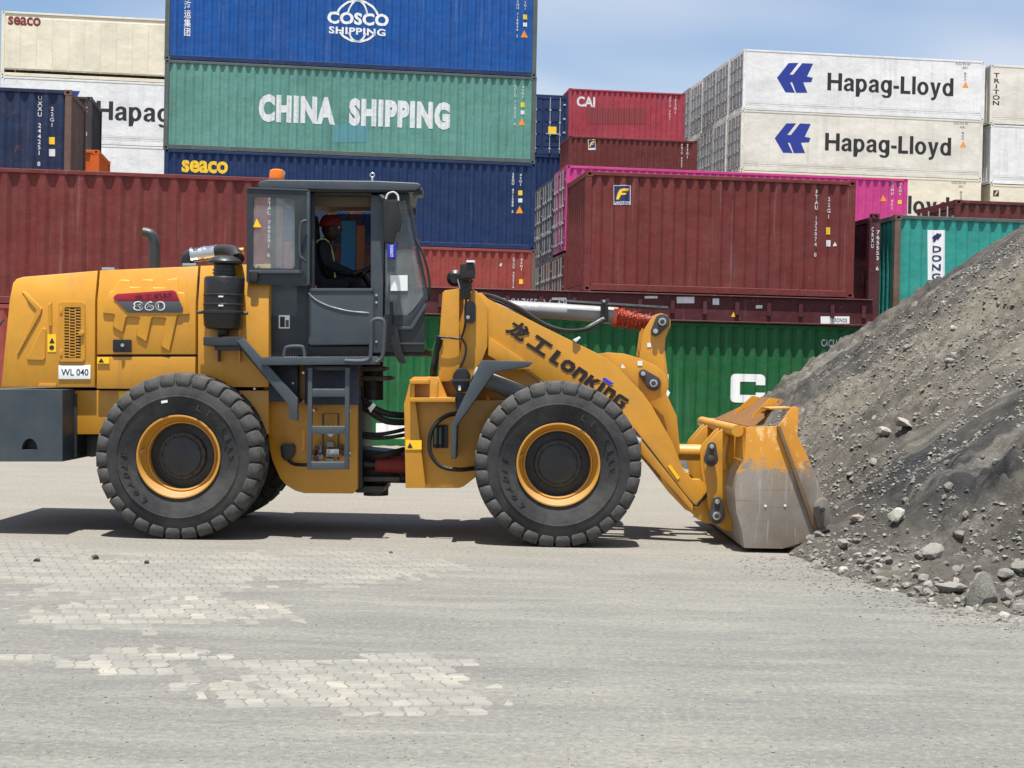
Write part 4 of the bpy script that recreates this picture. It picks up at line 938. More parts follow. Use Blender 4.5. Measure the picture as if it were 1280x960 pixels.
# ---- front frame, tower
pr('front_chassis', fillet([(505, 504), (514, 471), (548, 471), (560, 500), (640, 500), (640, 560), (590, 600), (577, 610), (507, 610)], 3), 15.12, 16.62, YEL, bev=.012)
pr('chassis_face_plate', [(505, 504), (514, 478), (520, 507), (532, 610), (507, 610)], 15.02, 15.115, YEL, bev=.006)
pr('chassis_flange', rect(512, 474.5, 536, 480), 14.92, 15.3, YEL, bev=.006); pr('chassis_flange', rect(512, 497, 569, 502.5), 14.92, 15.3, YEL, bev=.006)
pr('flange_web', [(514, 480), (518, 480), (518, 497), (514, 497)], 14.96, 15.3, YEL, bev=.003); pr('flange_web', [(544, 480), (547, 478), (547, 497), (544, 497)], 14.96, 15.3, YEL, bev=.003)
pr('warning_sticker', rect(507, 550, 527, 562), 15.012, 15.019, YELS, bev=0); lettering('', (509, 560), (516, 560), 7, 15.01, BLKP, flat=poly_flat([(0, 0), (1, 0), (.5, 1)]), name='warning_triangle')
pr('inspection_opening', rrect(541, 531, 560, 560, 1.5), 15.105, 15.13, BLACK, bev=0); pr('opening_glimpse', rrect(543, 535, 553, 555, 1), 15.098, 15.104, plain('pale_green_gap', lin(104, 128, 108), .8), bev=0)
for x in (547, 553): tb('opening_bar', [(x, 531, 15.08), (x, 560, 15.08)], .012, BLACK, None, False)
tb('brake_hose', [(575, 516, 15.05), (558, 520, 15.0), (543, 532, 14.98), (537, 550, 14.98), (539, 568, 14.98), (552, 583, 14.98), (575, 587, 15.0), (600, 584, 15.1)], .022, HOSE)
for s_, (a_, b_) in enumerate(((15.22, 15.27), (16.47, 16.52))):
    pr('tower_plate', [(553, 366), (556, 363), (574, 360.5), (574, 423), (575, 476), (548, 477), (549, 423)], a_, b_, YEL, bev=.008)
    pr('tower_plate', [(591, 361), (600, 368), (610, 384), (609, 434), (602, 452), (594, 462), (588, 500), (573, 500), (575, 440), (586, 374)], a_+.02, b_+.02, YEL, bev=.008)
pr('frame_upright', [(598, 428), (640, 450), (668, 470), (705, 505), (690, 560), (590, 560), (590, 470)], 15.42, 15.47, YEL, bev=.006)
pr('tower_web', [(556, 364), (596, 364), (606, 384), (604, 450), (585, 520), (548, 520), (550, 420)], 15.40, 16.34, YEL, bev=.01)
for pth, r_ in (([(590, 350, 15.2), (583, 372, 15.18), (582, 400, 15.18), (579, 416, 15.18), (574, 423, 15.17), (562, 422, 15.16), (548, 421, 15.16)], .011), ([(577, 423, 15.18), (582, 432, 15.18), (581, 446, 15.18), (574, 462, 15.18)], .011), ([(549, 420, 15.16), (545, 440, 15.2), (541, 458, 15.2), (540, 470, 15.25)], .022), ([(552, 424, 15.2), (547, 444, 15.24), (545, 458, 15.24), (544, 476, 15.25)], .018)): tb('wiring_hose', pth, r_, HOSE)
pc = pr('pivot_cap', rrect(580, 376, 595, 404, 7), 15.17, 15.215, PINM, bev=.006); pr('bolt', disc(585, 396.5, 2.6, 8), 15.14, 15.168, SILV, pc, bev=.003)
# work lamps on the mast
ml = pr('lamp_bracket', [(575, 350), (587, 350), (590, 356), (587, 374), (575, 374)], 15.15, 15.22, BLACK, bev=.006)
hl = pr('work_lamp', rrect(575, 329, 593.5, 348.5, 3), 15.02, 15.24, BLACK, bev=.02); pr('lamp_hood', rect(583, 325.5, 593.5, 328), 15.0, 15.25, WHITES, hl, bev=.004)
bm = bmesh.new(); q = W(569, 348, 15.35) - LB; add_lathe(bm, [(.001, -.05), (.05, -.05), (.085, -.02), (.085, .03), (.001, .05)], q, 'Y', 20); link('round_mirror', finish(bm), BLACK, LD)
tb('mirror_stem', [(572, 350, 15.3), (575, 362, 15.25)], .012, BLACK, None, False)
ll = pr('side_lamp', fillet([(566, 468), (572, 460), (583, 460), (588, 468), (587, 478), (584, 490), (570, 490), (565, 480)], 2), 14.96, 15.16, BLACK, bev=.02); pr('lamp_shelf', rect(563, 474.5, 588, 477), 14.93, 15.17, GREYD, ll, bev=.004); pr('lamp_glint', rect(573, 482, 576, 488), 14.945, 14.958, WHITES, ll, bev=0); pr('lamp_base', fillet([(569, 491), (583, 491), (579, 512), (570, 512)], 1), 15.0, 15.13, GREYD, ll, bev=.005)
pr('front_fender', [(601.5, 450.5), (663, 451.5), (666, 453.5), (661, 458.5), (618, 465.5), (571, 532), (569.5, 574), (563.5, 574), (563.8, 531)], 14.62, 15.16, GREYC, bev=.012)
tb('lift_cylinder', [(592, 468, 15.24), (700, 512, 15.2)], .085, CHROME, None, False, 20); tb('lift_rod', [(700, 512, 15.2), (800, 553, 15.2)], .045, SILV, None, False, 16)
tb('lift_cylinder', [(592, 468, 16.54), (700, 512, 16.54)], .085, CHROME, None, False, 20)
# ---- boom
BN = 15.29
boom_pts = [(597, 366), (602, 366), (610, 373.5), (640, 388.5), (677, 407.5), (745, 441), (760, 449.5), (774, 461), (790, 478), (803, 491), (815, 508), (840, 552), (852, 582), (858, 592), (866, 599), (875, 599), (882, 606), (893, 621), (900, 634), (900, 648), (893, 655), (882, 654), (872, 649), (850, 626), (822, 590), (795, 560), (760, 530), (700, 492), (660, 462), (612, 436), (597, 425)]
bn = pr('boom_arm', boom_pts, BN, BN+.09, YEL, bev=.008); pr('boom_arm', boom_pts, 2*YC-BN-.09, 2*YC-BN, YEL, bev=.008, at=BN)
pr('boom_reinforcement', [(611, 421), (616, 424), (652, 448), (662, 461), (640, 462), (610, 444)], BN-.035, BN-.001, YEL, bn, bev=.006)
tb('boom_cross_tube', [(800, 520, BN+.05), (800, 520, 2*YC-BN-.05)], .14, YEL, None, False, 20)
pr('boom_lower_flange', [(791, 540), (800, 548), (866, 631), (866, 640), (800, 566), (790, 552)], BN-.05, BN-.001, YEL, bn, bev=.004)
tb('grease_line', [(791, 536, BN-.02), (812, 562, BN-.02), (838, 596, BN-.02), (866, 630, BN-.02), (876, 626, BN-.02), (884, 617, BN-.02), (885, 610, BN-.02)], .014, HOSE, bn)
tb('grease_line', [(796, 545, BN-.015), (820, 575, BN-.015), (864, 632, BN-.015)], .022, BLACK, bn)
pr('warning_sticker', [(835, 583), (838, 581), (850, 597), (847, 600)], BN-.006, BN-.0005, YELS, bn, bev=0)
tb('boom_hose', [(602, 368, BN+.2), (620, 372, BN+.05), (650, 386, BN+.03), (680, 405, BN+.03), (705, 413, BN+.05), (730, 412, BN+.2), (748, 404, YC-.2), (756, 398, YC-.1)], .022, HOSE)
tb('boom_hose', [(606, 371, BN+.3), (640, 384, BN+.2), (670, 400, BN+.2), (700, 414, BN+.2)], .018, HOSE)
pr('hose_tie', [(716, 424.5), (724, 420.5), (726, 422), (720, 428)], BN-.03, BN+.02, WHITES, bn, bev=.003)
# boom lettering runs down the arm
BP0, BP1 = Vector((631, 414)), Vector((772, 508)); BD = (BP1-BP0)
def boom_text(s, t0, t1, h0, h1, mat, bold, n=1.0):
    """lettering along the arm: t along the baseline 0..1, heights in pixels above it"""
    A = W(*(BP0+BD*t0), BN); B = W(*(BP0+BD*t1), BN); ux = (B-A).normalized(); uz = Vector((-ux.z, 0, ux.x))
    O = A + uz*(h0/SC(BN)); O.y = BN-.006; V, Fs = text_flat(s, bold)
    V = [(x+y*.16*(h1-h0)/SC(BN)/(B-A).length, y) for x, y in V]
    return plane_text('lettering', s, O, ux, uz, (B-A).length, (h1-h0)/SC(BN), mat, bn, LB, flat=(V, Fs))
boom_text('龙', -.005, .15, -1, 21, PRNT, .045); boom_text('工', .185, .345, 0, 19, PRNT, .055)
def boom_poly(loops, t0, t1, h, h0=0.0, mat=PRNT):
    A = W(*(BP0+BD*t0), BN); B = W(*(BP0+BD*t1), BN); ux = (B-A).normalized(); uz = Vector((-ux.z, 0, ux.x)); O = A + uz*(h0/SC(BN)); O.y = BN-.006
    V = [(x, y) for L_ in loops for x, y in L_]; Fs = [tuple(t) for t in geometry.tessellate_polygon([[Vector((x, y, 0)) for x, y in L_] for L_ in loops])]
    V = [(x+y*.12, y) for x, y in V]
    plane_text('lettering', '', O, ux, uz, (B-A).length, h/SC(BN), mat, bn, LB, flat=(V, Fs))
_n = [[(0, 0), (.32, 0), (.32, .66), (.68, .66), (.68, 0), (1, 0), (1, .8), (.85, 1), (0, 1)]]
boom_poly([[(0, 0), (1, 0), (1, .28), (.5, .28), (.5, 1.15), (0, 1.15)]], .385, .462, 15)
boom_poly([fillet([(0, 0), (1, 0), (1, 1), (0, 1)], .25), fillet([(.3, .3), (.7, .3), (.7, .7), (.3, .7)], .1)], .475, .575, 15)
boom_poly(_n, .588, .68, 15)
boom_poly([[(0, 0), (.32, 0), (.32, .42), (.62, 0), (1, 0), (.6, .52), (1, 1), (.62, 1), (.32, .62), (.32, 1), (0, 1)]], .693, .79, 15)
boom_poly([[(0, 0), (1, 0), (1, 1), (0, 1)]], .802, .835, 15); boom_poly([[(-.2, 0), (1.6, 0), (2.0, 1), (-.2, 1)]], .802, .842, 4.2, 17.0, PRNB)
boom_poly(_n, .85, .93, 15)
boom_poly([[(.15, 0), (1, 0), (1, .58), (.5, .58), (.5, .4), (.68, .4), (.68, .26), (.32, .26), (.32, .74), (1, .74), (1, 1), (.15, 1), (0, .85), (0, .15)]], .942, 1.035, 15)
# ---- rocker and tilt cylinder
rock = [(820, 393), (827, 391.5), (834, 394), (838.5, 401), (838, 408), (832, 422), (831, 436), (834, 462), (836, 480), (833, 492), (846, 520), (850, 560), (848, 572), (836, 574), (828, 560), (820, 525), (808, 502), (800, 492), (797, 470), (799, 447), (804, 414), (812, 402)]
rk = None
for a_ in (YC-.24, YC+.16): rk = pr('rocker_plate', rock, a_, a_+.08, YEL, bev=.008, at=YC-.24)
pr('rocker_mount', [(742, 443), (760, 440.5), (780, 442), (800, 448), (820, 457), (832, 468), (836, 484), (828, 496), (812, 502), (795, 500)], YC-.40, YC-.34, YEL, bev=.008); pr('rocker_mount', [(742, 443), (760, 440.5), (780, 442), (800, 448), (820, 457), (832, 468), (836, 484), (828, 496), (812, 502), (795, 500)], YC+.34, YC+.40, YEL, bev=.008, at=YC-.40)
def pin(cx_, cy_, cx2, cy2, r1, r2, Y, name='pin_keeper'):
    """teardrop keeper plate with a big pin and a small bolt"""
    a = math.atan2(cy2-cy_, cx2-cx_); pts = [(cx_+r1*math.cos(t), cy_+r1*math.sin(t)) for t in [a+math.pi/2+math.pi*k/8 for k in range(9)]] + [(cx2+r2*math.cos(t), cy2+r2*math.sin(t)) for t in [a-math.pi/2+math.pi*k/8 for k in range(9)]]
    o = pr(name, pts, Y-.03, Y, PINM, bev=.005); pr('pin_end', disc(cx_, cy_, r1*.55, 8), Y-.06, Y-.031, SILV if r1 > 9 else PINM, o, bev=.006); pr('pin_end', disc(cx_, cy_, r1*.33, 8), Y-.07, Y-.061, PINM, o, bev=.003); pr('keeper_bolt', disc(cx2, cy2, r2*.55, 8), Y-.05, Y-.031, SILV, o, bev=.003)
pin(828, 402, 819.5, 414, 9.5, 6, YC-.245); pin(817, 479, 804, 467, 9.5, 5.5, YC-.405)
pin(889, 574, 890, 558, 9, 5.5, 15.075); pin(896, 645, 897, 627, 10, 6, 15.075)
lettering('', (797, 457), (803, 457), 6, YC-.405, WHITES, flat=poly_flat([(0, 0), (1, 0), (1, 1), (0, 1)]), name='inspection_sticker'); lettering('', (776, 460), (782, 460), 5.5, BN-.004, WHITES, flat=poly_flat([(0, 0), (1, 0), (.3, 1)]), name='inspection_sticker')
lettering('', (809, 434), (814, 434), 5.5, YC-.245, WHITES, flat=poly_flat([(0, 0), (1, 0), (1, 1), (0, 1)]), name='inspection_sticker')
tb('tilt_cylinder', [(610, 384, YC), (757, 392.5, YC)], .085, CHROME, None, False, 24); tb('cylinder_head', [(756, 392.5, YC), (770, 394, YC)], .098, CHROME, None, False, 24); tb('tilt_rod', [(770, 394, YC), (826, 402, YC)], .045, PINM, None, False, 14)
for x in (661, 665, 669): tb('cylinder_band', [(x, 387-(661-x)*.058, YC), (x+1, 387.1-(661-x)*.058, YC)], .0875, SILV, None, False, 24)
# frayed rope wound over the rod
A = W(768, 397, YC) - LB; B = W(816, 404, YC) - LB; ax_ = (B-A); tt_ = ax_.normalized(); n1 = Vector((0, 1, 0)); n2 = tt_.cross(n1)
for g in range(3):
    pts = []; turns = 15
    for k in range(turns*10+1):
        t = k/(turns*10); a = 2*math.pi*turns*t + g*2.1; rr = .075 + .02*math.sin(k*1.7+g*2) + .015*math.sin(k*.37+g); rr *= 1 - .35*t
        pts.append(A + ax_*(t*.98+.01*math.sin(k*2.3+g)) + n1*(rr*math.cos(a)) + n2*(rr*math.sin(a)))
    bm = bmesh.new(); add_tube(bm, pts, .010, 5); link('rope_wrap', finish(bm), REDR, LD)
bm = bmesh.new(); rr_ = random.Random(5)
for k in range(160):
    t = rr_.random(); a = rr_.uniform(0, 6.28); rr = .08*(1-.35*t); q = A + ax_*t + n1*(rr*math.cos(a)) + n2*(rr*math.sin(a)); dr = (n1*math.cos(a)+n2*math.sin(a))*.5 + tt_*rr_.uniform(-1, 1); dr.normalize()
    add_tube(bm, [q, q+dr*rr_.uniform(.02, .06)], .004, 3)
tag(link('rope_fray', finish(bm, 0), REDR, LD), kind='stuff')
tb('rope_collar', [(766, 394, YC), (771, 394.6, YC)], .11, plain('faded_salmon_rope', lin(206, 110, 88), .8, 0, .3, 30), None, False, 20)
pr('cylinder_clamp', rect(751, 374.5, 760.5, 403), YC-.14, YC+.14, BLACK, bev=.01); pr('clamp_bolt', disc(755, 376.5, 2, 8), YC-.17, YC-.14, SILV, bev=.003)
tb('position_rod', [(709, 377.5, YC-.12), (835, 385.5, YC-.12)], .022, BLACK, None, False); tb('hose_end', [(733, 411, YC-.13), (745, 404, YC-.13), (755, 398, YC-.12)], .026, SILV, None, False, 10)
tb('bucket_link', [(840, 565, YC), (888, 566, YC)], .085, YEL, None, False, 14)
# ---- bucket (a shell across the machine)
BY0, BY1 = 14.46, 17.28
bk = pr('bucket_side', [(933, 534), (973.5, 532.5), (1000, 600), (1022, 666), (1012, 676), (978, 686), (930, 685), (927, 662), (920, 640), (918.5, 612), (923, 590), (931, 576)], BY0, BY0+.035, BKT, bev=.004)
pr('bucket_side', [(933, 534), (973.5, 532.5), (1000, 600), (1022, 666), (1012, 676), (978, 686), (930, 685), (927, 662), (920, 640), (918.5, 612), (923, 590), (931, 576)], BY1-.035, BY1, BKT, bev=.004, at=BY0)
cut = [(973.8, 532.5), (990, 509), (995, 508), (998.8, 511), (997, 545), (1005.5, 562), (1017.5, 588), (1029, 619), (1033, 662), (1022.5, 666)]
pr('side_cutter', cut, BY0-.02, BY0+.03, BKT, bk, bev=.006); pr('side_cutter', cut, BY1-.03, BY1+.02, BKT, bev=.006, at=BY0-.02)
pr('cutter_ridge', [(971.5, 533), (975.5, 532), (1024, 665), (1019, 667)], BY0-.032, BY0+.01, plain('worn_brown_edge', lin(112, 88, 62), .6, .1, .3, 10), bk, bev=.004)
st = pr('side_tooth', fillet([(1017, 633), (1022, 625), (1032, 621), (1037, 628), (1040, 652), (1031, 660), (1024, 662)], 3), BY0-.07, BY0+.05, WORN, bk, bev=.015); pr('tooth_bolt', disc(1028.5, 637, 3.2, 8), BY0-.10, BY0-.071, PINM, st, bev=.004)
pr('tooth_plate', [(1018, 634), (1024, 632), (1031, 661), (1027, 662)], BY0-.09, BY0-.071, PINM, st, bev=.003)
for p in ((957, 632.5), (981.5, 632)): pr('bolt', disc(*p, 1.5, 8), BY0-.008, BY0+.005, WHITES, bk, bev=0)
shell = [(933, 534), (931, 576), (923, 590), (918.5, 612), (920, 640), (927, 662), (930, 685), (978, 686), (1030, 681), (1030, 677), (978, 679), (940, 676), (932, 655), (927, 636), (926, 612), (931, 594), (938, 578), (940, 535)]
pr('bucket_shell', shell, BY0+.04, BY1-.04, BKT, bev=.004, at=BY0)
gb = W(938, 533.5, BY0+.05) - LB; gt = W(976, 498.5, 15.1) - LB; bm = bmesh.new()
for o_ in (0, .03):
    for (q_, y_) in ((gb, 14.62), (gt, 15.08), (gt, 16.30), (gb, 17.10)): bm.verts.new((q_.x + o_, y_ - LB.y, q_.z - o_*.6))
bm.verts.ensure_lookup_table(); vv = bm.verts[:]
for f in ((0, 1, 2, 3), (7, 6, 5, 4), (0, 4, 5, 1), (1, 5, 6, 2), (2, 6, 7, 3), (3, 7, 4, 0)): bm.faces.new([vv[i] for i in f])
link('spill_guard', finish(bm, 30), plain('dark_brown_guard_paint', lin(120, 80, 36), .75, 0, .35, 6), LD)  # guard is a darker, mottled brown than the other yellow parts
for a_ in (15.02, 16.2): pr('guard_gusset', [(946, 534), (952, 519), (974, 498), (984, 500), (964, 533)], a_, a_+.04, YEL, bev=.004, at=BY0+.1, holes=[[(955, 524), (963, 515), (965, 519), (957, 528)]])
pr('cutter_brace', [(962, 510), (990, 509), (990, 511), (962, 512)], BY0+.05, 15.0, YEL, bev=.002, at=BY0+.05)
tb('stiffener_tube', [(918, 538.5, BY0+.2), (918+0, 538.5, BY0+.2)], .01, YEL) if False else None
bm = bmesh.new(); q0 = W(922, 538.5, BY0+.05) - LB; q1 = Vector((q0.x, BY1-.05-LB.y, q0.z)); add_tube(bm, [q0, q1], .058, 14); link('stiffener_tube', finish(bm), YEL, LD)
for a_ in (15.12, 15.40, 16.30, 16.56):
    pr('bucket_hinge_plate', fillet([(900, 537), (916, 535), (922, 545), (921, 580), (915, 590), (912, 615), (916, 640), (922, 662), (908, 664), (895, 656), (885, 632), (884, 612), (880, 585), (880, 560)], 3), a_, a_+.05, YEL, bev=.006, at=15.12)
for a_ in (YC-.16, YC+.10): pr('link_bracket', fillet([(886, 556), (922, 536), (924, 600), (900, 590)], 3), a_, a_+.06, YEL, bev=.006, at=YC-.16)
for x0_, x1_, y0_, y1_ in ((905, 910, 545, 585),): pr('hinge_rib', [(904, 560), (908, 545), (911, 545), (907, 572), (909, 585), (904, 588)], 15.08, 15.12, YEL, bev=.003)
tb('lower_hinge_pin', [(896, 645, 15.12), (896, 645, 15.45)], .07, PINM, None, False, 14)
# ---- cab
CY = 15.10; CY2 = 2*YC - CY + .02
XF0, XF1 = xz((470, 300), CY)[0], xz((535, 300), CY)[0]
def taper(bm):
    # the cab narrows towards its windscreen, seen from above
    for v in bm.verts:
        if v.co.y > -.5 and v.co.x > XF0: v.co.x = XF0 + (v.co.x-XF0)*(1 - .36*min(1, (v.co.y+.5)/1.2))
pr('cab_roof', fillet([(322, 227.5), (334, 224.5), (470, 226), (523, 228.5), (527, 232), (521, 238), (498, 238.5), (323, 235.5)], 2), CY-.12, CY2+.12, GREYC, bev=.03, seg=3, warp=taper)
pr('roof_front_lamp', rrect(516, 234.5, 528, 244, 1.5), CY-.02, CY+.25, GREYC, bev=.01); pr('lamp_lens', rect(524, 238, 528.5, 243), CY-.03, CY-.021, BLACK, bev=0)
for nm, (a_, b_), at_ in (('near', (CY, CY+.06), None), ('far', (CY2-.06, CY2), CY)):
    pr('cab_header', [(338, 236.5), (508, 239), (508, 250), (480, 250), (480, 245), (388, 243), (338, 241)], a_, b_, GREYD, bev=.006, at=at_)
    pr('cab_pillar', [(386.5, 240), (393, 240), (393, 362), (386.5, 362)], a_, b_, GREYD, bev=.006, at=at_)
    pr('cab_pillar', [(463.5, 240), (480, 240), (478, 441), (463.5, 441)], a_, b_, GREYC, bev=.006, at=at_)
    pr('cab_pillar', [(338, 241), (344, 241), (344, 358), (338, 358)], a_, b_, GREYD, bev=.006, at=at_)
    pr('cab_lower_rear_panel', [(334, 357), (386, 357), (386, 444), (334, 444)], a_, b_, GREYD, bev=.006, at=at_)
    pr('cab_front_frame', [(507, 242), (511, 242), (535.5, 368), (531.5, 368)], a_, b_, GREYC, bev=.004, at=at_, warp=taper)
    pr('cab_front_lower_panel', fillet([(479, 394.5), (510, 394.5), (517, 389), (531.5, 366), (535.5, 368), (531, 382), (530.5, 440), (479, 440)], 1), a_, b_, GREYD, bev=.006, at=at_, warp=taper)
    if nm == 'near':
        pr('sill_lip', fillet([(493, 408), (513, 408), (531, 379), (534, 381), (516, 412), (493, 412.5)], 1), a_-.03, a_-.001, GREYC, bev=.006); pr('sill_lip', rect(487, 428.5, 530, 430.5), a_-.02, a_-.001, GREYC, bev=.003)
        pr('side_glass', [(482, 251), (507.5, 250), (531.5, 366), (516, 388), (509, 394), (481, 394)], a_+.02, a_+.028, GLASS, bev=0)
    else:
        pr('side_glass', [(482, 251), (507.5, 250), (531.5, 366), (516, 388), (509, 394), (481, 394)], a_+.02, a_+.028, TINT, bev=0, at=at_, warp=taper)
        pr('side_glass', [(393.5, 247), (463, 248), (463, 360), (393.5, 360)], a_+.02, a_+.028, TINT, bev=0, at=at_)
        pr('cab_lower_side_panel', rect(386.5, 346, 463, 441), a_, b_, DARKIN, bev=.004, at=at_)
    pr('rear_side_glass', [(344.5, 242), (386, 243), (386, 356), (344.5, 356)], a_+.02, a_+.028, GLASS, bev=0, at=at_)
dl = pr('cab_door_lower', fillet([(385, 363), (463, 363), (467, 367), (467, 431), (385, 432)], 2.5), CY-.05, CY-.001, GREYC, bev=.018, seg=3)
tb('door_crease_highlight', [(386, 366, CY-.052), (394, 374, CY-.054), (410, 382, CY-.054), (435, 388.5, CY-.054), (461, 391, CY-.052)], .007, SILV, dl)  # bright steel tube draws the highlight along the door crease
pr('door_sill_rail', rrect(386, 360.3, 466, 364.5, 1), CY-.06, CY-.0, GREYC, dl, bev=.006)
pr('door_skirt', rect(386, 433, 466, 446), CY, CY+.1, BLACK, bev=.005)
for y in (378, 427, 369): pr('bolt', disc(470.5, y, 1.5, 8), CY-.012, CY, SILV, bev=0)
pr('info_sticker', rect(348.5, 394, 362, 410.5), CY-.004, CY+.001, WHITES, bev=0); pr('info_sticker', rect(350, 396, 356, 409), CY-.006, CY-.0045, BLKP, bev=0); pr('info_sticker', rect(357, 400, 361, 409), CY-.006, CY-.0045, GREYC, bev=0)
# cab shell: rear wall, floor, roof lining, windscreen
def cab_box(name, x0, y0, x1, y1, a_, b_, mat, bev=.005): return pr(name, rect(x0, y0, x1, y1), a_, b_, mat, bev=bev, at=CY)
cab_box('cab_floor', 336, 436, 530, 444, CY+.065, CY2-.065, DARKIN); cab_box('cab_rear_wall', 336, 340, 342, 436, CY+.065, CY2-.065, DARKIN); cab_box('roof_lining', 345, 238.7, 505, 244, CY+.065, CY2-.065, TANH)
cab_box('window_valance', 393.5, 244.5, 462.5, 257.5, CY+.07, CY+.09, TANH); cab_box('console', 462, 352, 500, 436, CY+.15, CY2-.2, DARKIN, .03)
pr('windscreen', [(509, 246), (511, 246), (534, 366), (532, 366)], CY+.065, CY2-.065, GLASS, bev=0, at=CY, warp=taper)
pr('front_bulkhead', [(512, 396), (516, 392), (518, 438), (512, 438)], CY+.065, CY2-.065, BLACK, bev=.004, at=CY)
pr('roof_underside_shade', [(345, 236.2), (500, 238.9), (524, 238.9), (520, 240.2), (345, 238.6)], CY-.10, CY2+.10, BLACK, bev=0, at=CY-.12, warp=taper)  # black sheet added under the roof, standing in for its shade
# far window: things stuck to the glass
pr('window_sheet', [(427, 276), (445, 276), (444, 338), (426, 336)], CY2-.065, CY2-.06, plain('blue_plastic_sheet', lin(48, 116, 166), .6), bev=0); pr('window_sheet', [(446, 282), (456, 282), (455, 342), (445, 342)], CY2-.065, CY2-.06, plain('orange_plastic_sheet', lin(150, 92, 60), .6), bev=0)
# seat and steering
seat = pr('driver_seat', fillet([(378, 262), (390, 262), (397, 330), (404, 348), (436, 350), (436, 362), (398, 364), (388, 345)], 4), YC-.26, YC+.26, SEATM, bev=.03); cab_box('seat_base', 394, 363, 430, 436, YC-.2, YC+.2, DARKIN)
q = W(453, 341, YC) - LB; bm = bmesh.new(); nv = Vector((-.55, 0, .83)).normalized(); e1 = Vector((0, 1, 0)); e2_ = nv.cross(e1)
add_tube(bm, [q + (e1*math.cos(t)+e2_*math.sin(t))*.19 for t in [2*math.pi*k/28 for k in range(29)]], .016, 8, False); sw = link('steering_wheel', finish(bm), BLACK, LD)
bm = bmesh.new(); add_tube(bm, [q, q - nv*.55], .035, 8); add_tube(bm, [q - e1*.18, q + e1*.18], .012, 6); add_tube(bm, [q, q + e2_*.18], .012, 6); link('steering_column', finish(bm), BLACK, sw)
# swung-open side window, folded back along the cab
OW = CY-.16
ow = pr('open_window_frame', fillet([(308.5, 235), (312, 233.5), (384, 236.5), (387.5, 239), (387, 356), (384, 357.5), (311, 355), (308, 352)], 1.2), OW, OW+.05, GREYD, holes=[fillet([(316.5, 246), (368.5, 247), (368.5, 336), (316, 335)], 3)])
pr('frame_lip', [(308.5, 234), (384, 236.6), (387.5, 239), (387, 240.5), (384, 238.6), (309, 236)], OW-.012, OW-.001, GREYC, ow, bev=.003); pr('frame_lip', rect(383.5, 240, 387, 356), OW-.012, OW-.001, GREYC, ow, bev=.003)
pr('window_pane', [(315.5, 245), (369.5, 246), (369.5, 337), (315, 336)], OW+.02, OW+.027, GLASS, ow, bev=0)
pr('lower_rail', rrect(311, 337.5, 379, 342, 1), OW-.03, OW-.001, GREYC, ow, bev=.006); pr('window_lock', rrect(312, 339, 322, 352, 2), OW-.05, OW-.001, BLACK, ow, bev=.008)
pr('warning_sticker', [(316, 284), (326.5, 284), (321, 273)], OW+.014, OW+.018, YELS, ow, bev=0)
tb('window_handle', [(383, 275.5, OW-.04), (378, 277, OW-.06), (376, 282, OW-.06), (374.5, 300, OW-.06), (375, 318, OW-.06), (378, 323, OW-.06), (382, 326, OW-.04)], .013, GREYC, ow)
# mirror, stickers, wipers, beacon
mr = pr('wing_mirror', fillet([(478, 250), (498, 249), (502, 268), (500, 288), (494, 292), (492, 306), (480, 303)], 2), CY-.28, CY-.20, BLACK, bev=.02)
tb('mirror_arm', [(474, 244, CY-.02), (478, 246, CY-.15), (480, 249, CY-.24)], .018, GREYC, mr); tb('mirror_arm', [(482, 250, CY-.24), (485, 243, CY-.2), (492, 241, CY-.18), (497, 245, CY-.2), (498, 252, CY-.24)], .016, GREYC, mr)
pr('blue_label', rect(484, 303.5, 495, 323), CY-.012, CY+.015, BLUS, bev=.002); lettering('LONKING', (491.5, 321), (491.5, 306), 4, CY-.0135, WHITES, .02)
pr('paper_notice', rrect(488, 344, 509.5, 363.5, .6), CY+.010, CY+.018, WHITES, bev=0)
tb('wiper_arm', [(508, 246, 15.2), (513, 262, 15.15), (520, 300, 15.12), (530, 352, 15.1), (533, 375, 15.1)], .012, GREYC); tb('wiper_blade', [(510, 248, 15.25), (517, 274, 15.22), (520, 296, 15.2), (524, 312, 15.2), (523, 330, 15.2)], .014, BLACK); tb('wiper_hose', [(519, 298, 15.1), (529, 318, 15.05), (536, 345, 15.05), (537, 368, 15.05), (536, 376, 15.1)], .012, BLACK)
pr('inner_pillar', [(480, 252), (490, 254), (490, 392), (481, 392)], CY+.25, CY+.33, BLACK, bev=.01); tb('inner_lever', [(483, 382, CY+.3), (489, 372, CY+.3), (492, 350, CY+.3), (487, 328, CY+.3)], .03, BLACK)
pr('boot_guard', fillet([(486, 408), (496, 405), (502, 438), (508, 454), (500, 455), (492, 442)], 1.5), CY-.06, CY-.03, BLACK, bev=.005)
tb('door_stay', [(489, 377, CY-.05), (489.5, 395, CY-.05), (488, 409, CY-.05)], .016, BLACK)
bc = None
bm = bmesh.new(); q = W(346, 224, CY+.25) - LB; add_lathe(bm, [(.001, 0), (.075, 0), (.078, .03), (.072, .085), (.05, .098), (.001, .1)], q, 'Z', 20); bc = link('warning_beacon', finish(bm), AMBER, LD)
tb('beacon_cable', [(354, 222, CY+.25), (355.5, 216, CY+.25), (353, 214, CY+.25), (351, 217, CY+.25)], .008, SILV, bc)
bm = bmesh.new(); q = W(465.5, 219, CY+.4) - LB; add_tube(bm, [q + Vector((math.cos(t)*.022, 0, math.sin(t)*.022)) for t in [2*math.pi*k/12 for k in range(13)]], .008, 6, False); add_tube(bm, [q + Vector((0, 0, -.02)), q + Vector((0, 0, -.09))], .012, 6); link('lifting_eye', finish(bm), SILV, LD)

